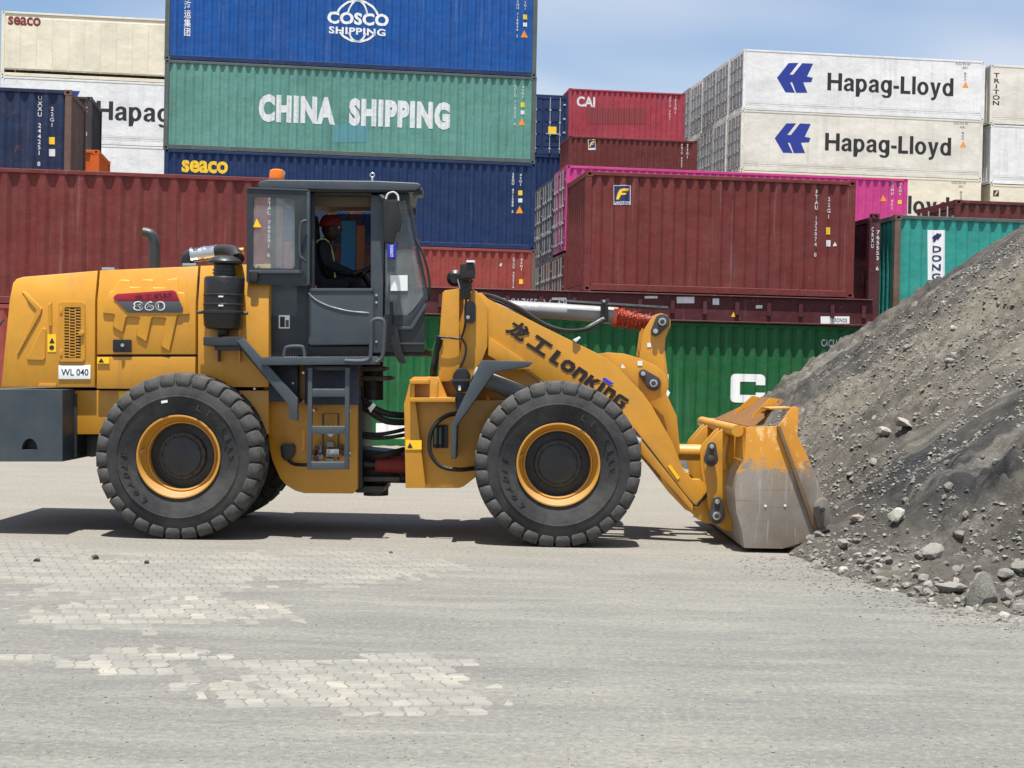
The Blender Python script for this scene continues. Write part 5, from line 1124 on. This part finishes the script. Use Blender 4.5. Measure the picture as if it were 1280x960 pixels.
# ------------------------------------------------------------------ driver
def skin_mesh(V, E, R, sub=2, root=0):
    me = bpy.data.meshes.new('s'); me.from_pydata([tuple(v) for v in V], E, []); o = bpy.data.objects.new('s', me); COL.objects.link(o)
    m = o.modifiers.new('k', 'SKIN'); m.use_smooth_shade = True
    for i, r in enumerate(R):
        sv = me.skin_vertices[0].data[i]; sv.radius = (r if isinstance(r, tuple) else (r, r)); sv.use_root = (i == root)
    s = o.modifiers.new('b', 'SUBSURF'); s.levels = sub; s.render_levels = sub
    dg = bpy.context.evaluated_depsgraph_get(); out = bpy.data.meshes.new_from_object(o.evaluated_get(dg)); bpy.data.objects.remove(o)
    for p in out.polygons: p.use_smooth = True
    return out
PB = W(404, 352, YC); PB.z = PB.z      # hip point on the seat
def D(px, py, dy=0.0): return W(px, py, YC+dy) - PB
person = None
CLOTH = plain('dark_navy_workwear', lin(20, 22, 34), .85, 0, .2, 18); SKIN = plain('dark_skin', lin(52, 33, 25), .5, 0, .1, 20); HAT = plain('red_hat_fabric', lin(112, 18, 24), .7, 0, .2, 25); VEST = plain('lime_vest', lin(196, 208, 120), .6, 0, .12, 20); PATCHM = plain('tan_hat_top', lin(206, 176, 150), .6)
bv = [D(404, 350), D(402, 330), D(404, 312), D(408, 303), D(411, 297),            # pelvis..neck
      D(404, 309, -.19), D(412, 332, -.25), D(440, 343, -.17),                      # near arm
      D(404, 309, .19), D(414, 332, .25), D(440, 341, .17),                         # far arm
      D(446, 351, -.11), D(456, 402, -.12), D(458, 425, -.12), D(474, 430, -.12),   # near leg
      D(446, 351, .11), D(456, 402, .12), D(458, 425, .12), D(474, 430, .12)]
be = [(0, 1), (1, 2), (2, 3), (3, 4), (2, 5), (5, 6), (6, 7), (2, 8), (8, 9), (9, 10), (0, 11), (11, 12), (12, 13), (13, 14), (0, 15), (15, 16), (16, 17), (17, 18)]
br_ = [(.17, .15), (.16, .14), (.15, .13), (.075, .075), (.06, .06), .075, .055, .040, .075, .055, .040, .085, .06, .05, .045, .085, .06, .05, .045]
person = link('person', skin_mesh(bv, be, br_), CLOTH); person.location = PB
tag(person, 'driver in dark clothes, lime vest and red hat seated at the wheel inside the cab', 'person')
# head with nose, chin and ears
hc = D(414, 286); bm = bmesh.new(); bmesh.ops.create_icosphere(bm, subdivisions=4, radius=1)
for v in bm.verts:
    x, y, z = v.co; sx_, sy_, sz_ = .100, .078, .128
    f = 1.0
    if z < 0: f = 1 - .22*(-z)**1.5
    X, Y_, Z = x*sx_*f, y*sy_*f, z*sz_
    if x > 0 and z < -.1: X += .012*x*(-z)                               # jaw
    X += .026*math.exp(-((z+.10)/.16)**2 - (y/.18)**2) * (x > .5)         # nose
    X -= .010*math.exp(-((z-.10)/.12)**2 - ((abs(y)-.42)/.16)**2) * (x > .4)  # eye sockets
    X += .010*math.exp(-((z+.45)/.10)**2 - (y/.30)**2) * (x > .5)         # lips
    Y_ += math.copysign(.018, y)*math.exp(-((x+.05)/.14)**2 - ((z+.02)/.22)**2) * (abs(y) > .8)  # ears
    v.co = Vector((X, Y_, Z)) + hc
hd = link('head', finish(bm, 60), SKIN, person)
for s_ in (-1, 1):
    bm = bmesh.new(); bmesh.ops.create_icosphere(bm, subdivisions=2, radius=.013); [setattr(v, 'co', v.co + hc + Vector((.078, s_*.032, .012))) for v in bm.verts]; link('eye', finish(bm, 60), WHITES, hd)
bm = bmesh.new(); bmesh.ops.create_icosphere(bm, subdivisions=3, radius=1)
for v in bm.verts: v.co = Vector((v.co.x*.116, v.co.y*.094, max(v.co.z, -.12)*.125 + (.02 if v.co.x < 0 else .035))) + hc + Vector((-.012, 0, .015))
ht = link('hat', finish(bm, 60), HAT, person)
pr_ = bmesh.new(); bmesh.ops.create_icosphere(pr_, subdivisions=2, radius=1)
for v in pr_.verts: v.co = Vector((v.co.x*.058, v.co.y*.06, v.co.z*.035)) + hc + Vector((.0, 0, .155))
link('hat_top', finish(pr_, 60), PATCHM, ht)
# hands with fingers closed on the wheel
for s_ in (-1, 1):
    wr = D(440, 343 if s_ < 0 else 341, s_*.17); pd = Vector((.055, 0, .012))
    V = [wr, wr+pd, wr+pd*1.5]; E = [(0, 1), (1, 2)]; R = [(.028, .024), (.038, .02), (.03, .018)]
    for f in range(4):
        b0 = wr + pd*1.5 + Vector((0, (f-1.5)*.019, .004)); k = len(V); ln = (.03, .035, .032, .025)[f]
        V += [b0, b0+Vector((ln, 0, .012)), b0+Vector((ln*1.3, 0, -.014)), b0+Vector((ln*.7, 0, -.034))]; E += [(2, k), (k, k+1), (k+1, k+2), (k+2, k+3)]; R += [.0095, .009, .0085, .008]
    k = len(V); tb0 = wr+pd*.6; V += [tb0+Vector((.01, -s_*.032, -.004)), tb0+Vector((.036, -s_*.045, -.010)), tb0+Vector((.058, -s_*.038, -.016))]; E += [(1, k), (k, k+1), (k+1, k+2)]; R += [.013, .010, .009]
    link('hand', skin_mesh(V, E, R, 1), SKIN, person)
# vest: two reflective straps over the shoulders plus a band at the waist
for s_ in (-1, 1):
    bm = bmesh.new(); P_ = smooth_path([D(392, 345, s_*.185), D(388, 322, s_*.18), D(394, 304, s_*.15), D(404, 298, s_*.125), D(412, 303, s_*.13), D(417, 318, s_*.15), D(419, 336, s_*.17), D(420, 347, s_*.185)], 4)
    for i, p in enumerate(P_): pass
    for a_, b_ in zip(P_[:-1], P_[1:]):
        w1 = Vector((0, .028, 0)); v4 = [bm.verts.new(q_) for q_ in (a_-w1, b_-w1, b_+w1, a_+w1)]; bm.faces.new(v4)
    bmesh.ops.remove_doubles(bm, verts=bm.verts[:], dist=.0005); r_ = bmesh.ops.solidify(bm, geom=bm.faces[:], thickness=.012); link('vest_strap', finish(bm, 60), VEST, person)
# ------------------------------------------------------------------ rubble pile
def npnoise(X, Y, s, seed):
    r = np.random.RandomState(seed); G_ = r.rand(256, 256)
    x = X/s + seed*3.7; y = Y/s + seed*1.9; xi = np.floor(x).astype(int); yi = np.floor(y).astype(int); fx = x-xi; fy = y-yi
    fx = fx*fx*(3-2*fx); fy = fy*fy*(3-2*fy); g = lambda i, j: G_[i % 256, j % 256]
    return (g(xi, yi)*(1-fx)+g(xi+1, yi)*fx)*(1-fy)+(g(xi, yi+1)*(1-fx)+g(xi+1, yi+1)*fx)*fy - .5
def smax(a, b, k): 
    h = np.clip(.5+.5*(a-b)/k, 0, 1); return b*(1-h)+a*h + k*h*(1-h)
def pile_h(X, Y, fine=True):
    # long far slope rising to the right, and a nearer darker lobe
    wob = npnoise(X, Y, 2.6, 1)*.9 + npnoise(X, Y, 1.0, 2)*.35
    toe = np.interp(Y, [8, 12, 15, 17, 22, 28, 36], [3.3, 2.95, 2.75, 2.78, 3.05, 3.05, 3.05])
    far = (X - toe)*.72 - .03 + wob*.28
    far = np.minimum(far, 5.2 + wob*.4 - .25*np.maximum(0, X-11))
    far = far - np.maximum(0, Y-29.5)*.9
    far = np.where(Y < 15.5, far - (15.5-Y)*.62, far)
    dx_, dy_ = X-7.7, Y-15.2; rad = np.sqrt(dx_**2*.98 + dy_**2*1.08)
    near = (5.0 - rad)*.70 + wob*.34
    apron = (6.35 - rad)*.17 + wob*.10
    gul = npnoise(X*.35+Y*1.0, X*.2, .9, 5)
    h = smax(far, near, .35); h = smax(h, apron, .18)
    h = h + gul*.20*np.clip(h, 0, 1) + npnoise(X*.25, Y, .55, 15)*.12*np.clip(h-.3, 0, 1)
    if fine:
        a = np.clip(h*2+.25, .1, 1)
        h = h + a*(npnoise(X, Y, .45, 3)*.16 - np.abs(npnoise(X, Y, .24, 4))*.18 - np.abs(npnoise(X, Y, .13, 6))*.15 + npnoise(X, Y, .07, 7)*.10 + (npnoise(X, Y, .31, 16) > .12)*np.maximum(0, npnoise(X, Y, .09, 17))*.16 + np.maximum(0, npnoise(X, Y, .13, 8)-.12)*.16)
    # foot of the heap on the near side
    xt = np.interp(Y, [9.9, 10.2, 10.45, 10.83, 11.76, 13.1, 14.5, 16, 18], [6.5, 4.6, 3.6, 3.27, 3.04, 2.78, 2.66, 2.6, 2.2]) + npnoise(X, Y, .5, 9)*.22
    cap = (X - xt)*.62 - .01 + (npnoise(X, Y, .12, 10)*.05 if fine else 0)
    h = np.minimum(h, cap)
    return h
NX, NY = 380, 500
gx = 1.9 + 12.6*np.linspace(0, 1, NX)**1.15; tY = np.linspace(0, 1, NY); gy = 9.2 + (34-9.2)*(tY**1.35)
XX, YY = np.meshgrid(gx, gy); HH = pile_h(XX, YY)
keep = HH > -.03
inb = (XX < W(1000, 600, 14.5).x) & (YY > 14.30) & (YY < 17.35)      # swept clean behind the bucket's lip
HH = np.where(inb, np.minimum(HH, .0 + np.clip((XX-2.25)*.5, -.02, .6)), HH); keep = HH > -.03
idx = -np.ones(XX.shape, int); V = []; Fc = []
for j in range(NY):
    for i in range(NX):
        if keep[j, i] or (0 < i < NX-1 and 0 < j < NY-1 and keep[j-1:j+2, i-1:i+2].any()):
            idx[j, i] = len(V); V.append((XX[j, i], YY[j, i], HH[j, i]))
for j in range(NY-1):
    for i in range(NX-1):
        q = (idx[j, i], idx[j, i+1], idx[j+1, i+1], idx[j+1, i])
        if min(q) >= 0: Fc.append(q)
def pile_material():
    b = NB('crushed_rubble_and_dirt')
    big = b.noise(.42, 5, .6, src='World', dist=.4); med = b.noise(2.4, 7, .68, src='World'); fine = b.noise(16, 7, .75, src='World'); grit = b.noise(55, 4, .75, src='World')
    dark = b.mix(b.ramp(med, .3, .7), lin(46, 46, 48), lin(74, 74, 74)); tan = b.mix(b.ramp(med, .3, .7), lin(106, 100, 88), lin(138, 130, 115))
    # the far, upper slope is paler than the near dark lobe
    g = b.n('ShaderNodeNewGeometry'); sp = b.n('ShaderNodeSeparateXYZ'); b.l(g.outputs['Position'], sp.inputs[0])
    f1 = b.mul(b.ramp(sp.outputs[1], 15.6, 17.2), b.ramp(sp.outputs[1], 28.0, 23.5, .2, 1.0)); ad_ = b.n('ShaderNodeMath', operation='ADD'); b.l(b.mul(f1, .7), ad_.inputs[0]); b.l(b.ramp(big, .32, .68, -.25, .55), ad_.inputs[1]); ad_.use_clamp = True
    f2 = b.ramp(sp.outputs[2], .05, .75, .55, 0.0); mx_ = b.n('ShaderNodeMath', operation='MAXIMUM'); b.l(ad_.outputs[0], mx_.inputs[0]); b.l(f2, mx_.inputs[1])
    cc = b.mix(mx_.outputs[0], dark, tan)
    st = b.ramp(b.noise(1.3, 8, .7, sc=(.35, 2.2, .35), src='World', off=(3, 5, 1), dist=.5), .52, .66); cc = b.mix(b.mul(st, .7), cc, lin(142, 137, 126))
    st2 = b.ramp(b.noise(1.0, 8, .7, sc=(.3, 1.8, .3), src='World', off=(9, 2, 5), dist=.6), .52, .66); cc = b.mix(b.mul(st2, .5), cc, lin(60, 59, 58))
    cc = b.mix(b.mul(b.ramp(fine, .5, .72), .55), cc, lin(66, 64, 62)); cc = b.mix(b.mul(b.ramp(grit, .64, .72), .6), cc, lin(158, 153, 142)); cc = b.mix(b.mul(b.ramp(b.noise(34, 4, .7, src='World', off=(3, 3, 3)), .62, .7), .6), cc, lin(52, 50, 50))
    b.col(cc); b.rough(.95); b.b.inputs['Specular IOR Level'].default_value = .1
    hh = b.n('ShaderNodeMath', operation='ADD'); b.l(fine, hh.inputs[0]); b.l(b.mul(grit, .5), hh.inputs[1]); b.bump(hh.outputs[0], .9, .05); return b.m
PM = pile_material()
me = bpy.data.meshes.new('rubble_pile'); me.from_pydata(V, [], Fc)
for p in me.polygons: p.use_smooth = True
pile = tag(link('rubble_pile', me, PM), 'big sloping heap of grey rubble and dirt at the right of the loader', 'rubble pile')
# stones
def rock_mat(name, a, c):
    b = NB(name); oi = b.n('ShaderNodeObjectInfo'); k = b.mix(oi.outputs['Random'], a, c); n_ = b.noise(9, 7, .7)
    cc = b.mix(b.ramp(n_, .35, .7), k, lin(150, 145, 134)); cc = b.mix(b.mul(b.ramp(b.noise(30, 4), .55, .75), .6), cc, lin(82, 80, 76)); b.col(cc); b.rough(.92); b.bump(n_, .6, .02); return b.m
RK = rock_mat('grey_stone', lin(84, 83, 80), lin(122, 119, 112)); RKL = rock_mat('pale_stone', lin(150, 146, 136), lin(186, 180, 168))
def rock_me(seed, sub=2, sx=(1, .8, .65)):
    r = random.Random(seed); bm = bmesh.new(); bmesh.ops.create_icosphere(bm, subdivisions=sub, radius=1)
    planes = [(Vector((r.uniform(-1, 1), r.uniform(-1, 1), r.uniform(-1, 1))).normalized(), r.uniform(.5, .82)) for _ in range(16)]
    for v in bm.verts:
        for n_, d_ in planes:
            k = v.co.dot(n_)
            if k > d_: v.co -= n_*(k-d_)
        v.co = Vector((v.co.x*sx[0], v.co.y*sx[1], v.co.z*sx[2])) * (1+r.uniform(-.035, .035))
    return finish(bm, 12)
RM = [rock_me(i, 2, (1, random.uniform(.65, .95), random.uniform(.5, .8))) for i in range(9)]
def gh(x, y): return float(pile_h(np.array([[x]]), np.array([[y]]))[0, 0])
def on_surface(px, py):
    """walk along the view ray until it meets pile or ground"""
    d_ = ray(px, py)
    ts = np.arange(8.5, 34, .04); X = d_.x/d_.y*ts; Z = CAMP.z + d_.z/d_.y*ts; h = np.maximum(pile_h(X[None, :], ts[None, :])[0], 0); h = np.where(X < 2.2, 0, h)
    k = np.argmax(Z <= h)
    return Vector((X[k], ts[k], h[k])) if (Z <= h).any() else None
big = [((1228, 752), .17, 'large smooth grey slab of rock standing at the foot of the rubble pile', (.95, .6, 1.0)), ((1165, 694), .10, 'dark angular rock above the loose stones at the foot of the pile', (1.1, .8, .8)), ((1120, 652), .085, 'pale topped rock jutting from the dark lower slope', (1, .8, .8)), ((1072, 652), .075, 'pinkish grey rock jutting from the slope near the bucket', (1.1, .8, .6)),
       ((1054, 688), .07, 'rounded grey rock close to the bucket tooth', (1, .8, .7)), ((1200, 676), .06, 'small dark rock right of the angular dark rock', (1, .8, .7)), ((1128, 535), .10, 'broad pale stone half buried in the middle of the slope', (1.3, .8, .5)), ((1105, 545), .085, 'pale stone just left of the broad half buried one', (1.1, .8, .5)),
       ((1188, 740), .11, 'flat grey stone left of the large slab', (1.5, .8, .5)), ((1262, 752), .09, 'grey stone among others right of the large slab', (1, .8, .8)), ((1274, 715), .09, 'grey stone at the right edge above the slab', (1, .8, .8)), ((1274, 765), .085, 'lowest grey stone at the right edge beside the slab', (1, .8, .8)), ((1256, 728), .08, 'grey stone up and right of the large slab', (1, .8, .7))]
RKP = rock_mat('pinkish_stone', lin(150, 124, 112), lin(160, 134, 122))
for k, ((px, py), s, lb, sx) in enumerate(big):
    P = on_surface(px, py)
    if P is None: continue
    o = link('rock', rock_me(50+k, 3 if k == 0 else 2, sx), RKP if 'pinkish' in lb else (RKL if 'pale' in lb else RK)); s *= P.y/11.5
    o.scale = (s, s, s); o.location = P + Vector((0, .0, s*.30)); o.rotation_euler = (random.uniform(-.3, .3), random.uniform(-.25, .25), random.uniform(0, 6.28) if k else .35); tag(o, lb, 'rock', 'large rocks on the rubble pile')
# countable middle-sized stones, densest along the foot
rs = random.Random(11); n_ = 0
while n_ < 190:
    u = rs.random()
    if u < .78:
        px = rs.uniform(1010, 1280); base = np.interp(px, [985, 1040, 1130, 1210, 1280], [690, 714, 744, 769, 782]); py = base - abs(rs.gauss(0, 28)) + 6
    else:
        px = rs.uniform(1000, 1280); py = rs.uniform(330, 740)
    if py < np.interp(px, [985, 1280], [500, 290]) + 8 or (px < 1045 and py < 668): continue
    P = on_surface(px, py)
    if P is None or P.y > 30: continue
    s = rs.choice((.028, .033, .04, .05, .06)) * (P.y/12.0)
    o = link('stone', rs.choice(RM), RKL if rs.random() < .25 else RK, None, P + Vector((0, 0, s*.08))); o.scale = (s, s, s); o.rotation_euler = (rs.uniform(-.5, .5), rs.uniform(-.5, .5), rs.uniform(0, 6.28)); n_ += 1
    tag(o, 'small grey stone lying loose on the rubble pile or at its foot', 'stone', 'loose stones on the rubble pile')
# gravel too small to count
bm = bmesh.new(); rs = random.Random(12)
def pebble(bm, P, s):
    a = rs.uniform(0, 6.28); up_ = bm.verts.new(P + Vector((rs.uniform(-.3, .3)*s, rs.uniform(-.3, .3)*s, s*.8))); dn = bm.verts.new(P - Vector((0, 0, s*.6))); ring = []
    for k in range(5): q = a + 6.283*k/5 + rs.uniform(-.35, .35); rr = s*rs.uniform(.7, 1.2); ring.append(bm.verts.new(P + Vector((rr*math.cos(q), rr*math.sin(q), rs.uniform(-.25, .35)*s))))
    for k in range(5): bm.faces.new((ring[k], ring[(k+1) % 5], up_)); bm.faces.new((ring[(k+1) % 5], ring[k], dn))
gxs = []; NPB = 60000
bx_ = np.array([rs.uniform(2.6, 12) for _ in range(NPB)]); by_ = np.array([9.6 + 18*rs.random()**1.5 for _ in range(NPB)]); bh_ = pile_h(bx_[None, :], by_[None, :])[0]
bm2 = bmesh.new(); clump = npnoise(bx_, by_, .7, 21) + npnoise(bx_, by_, .25, 22)*.7
for x, y, h, c_ in zip(bx_, by_, bh_, clump):
    if h < -.12 or (h < 0 and rs.random() > .35) or c_ < -.25: continue
    if x < 3.1 and 14.3 < y < 17.4 and h < 1.0: continue
    pebble(bm if rs.random() < .86 else bm2, Vector((x, y, max(h, 0)-.001)), rs.choice((.007, .008, .008, .010, .010, .010, .012, .012, .014, .016, .02, .028)) * (.8 + y/40))
tag(link('gravel', finish(bm, 0), rock_mat('dark_gravel', lin(64, 63, 61), lin(88, 85, 80)), pile), kind='stuff'); tag(link('pale_gravel', finish(bm2, 0), RK, pile), kind='stuff')
# grit strewn over the yard
bm = bmesh.new(); rs = random.Random(13)
for k in range(2600):
    y = 6.4 + 9*rs.random()**1.3; x = rs.uniform(-.36, .36)*y; pebble(bm, Vector((x, y, .001)), rs.choice((.003, .004, .004, .005, .006, .009)))
for k in range(900):
    y = rs.uniform(9.6, 14.2); x = float(np.interp(y, [9.6, 10.45, 11.76, 13.1, 14.5], [4.5, 3.6, 3.04, 2.78, 2.66])) - abs(rs.gauss(0, .35)); pebble(bm, Vector((x, y, .002)), rs.choice((.005, .007, .01, .014)))
tag(link('yard_grit', finish(bm, 0), RK, ground), kind='stuff')
# a few stray lumps on the open yard
rs = random.Random(4)
for k, (px, py, s, lb) in enumerate(((46, 702, .035, 'small dark clod on the pavers left of the rear wheel'), (119, 699, .05, 'larger dark clod on the pavers in front of the rear wheel'), (184, 705, .03, 'small dark clod below the rear wheel'), (489, 692, .025, 'tiny dark pebble on the yard between the wheels'))):
    P = W(px, py, 10); d_ = ray(px, py); t = -CAMP.z/d_.z; P = CAMP + d_*t
    o = link('clod', RM[k], plain('dark_clod', lin(70, 66, 62), .9), None, P + Vector((0, 0, s*.4))); o.scale = (s, s, s); tag(o, lb, 'clod', 'stray clods on the yard')
print('objects', len(bpy.data.objects), 'tris', sum(len(m.loop_triangles) if m.loop_triangles else sum(len(p.vertices)-2 for p in m.polygons) for m in bpy.data.meshes))
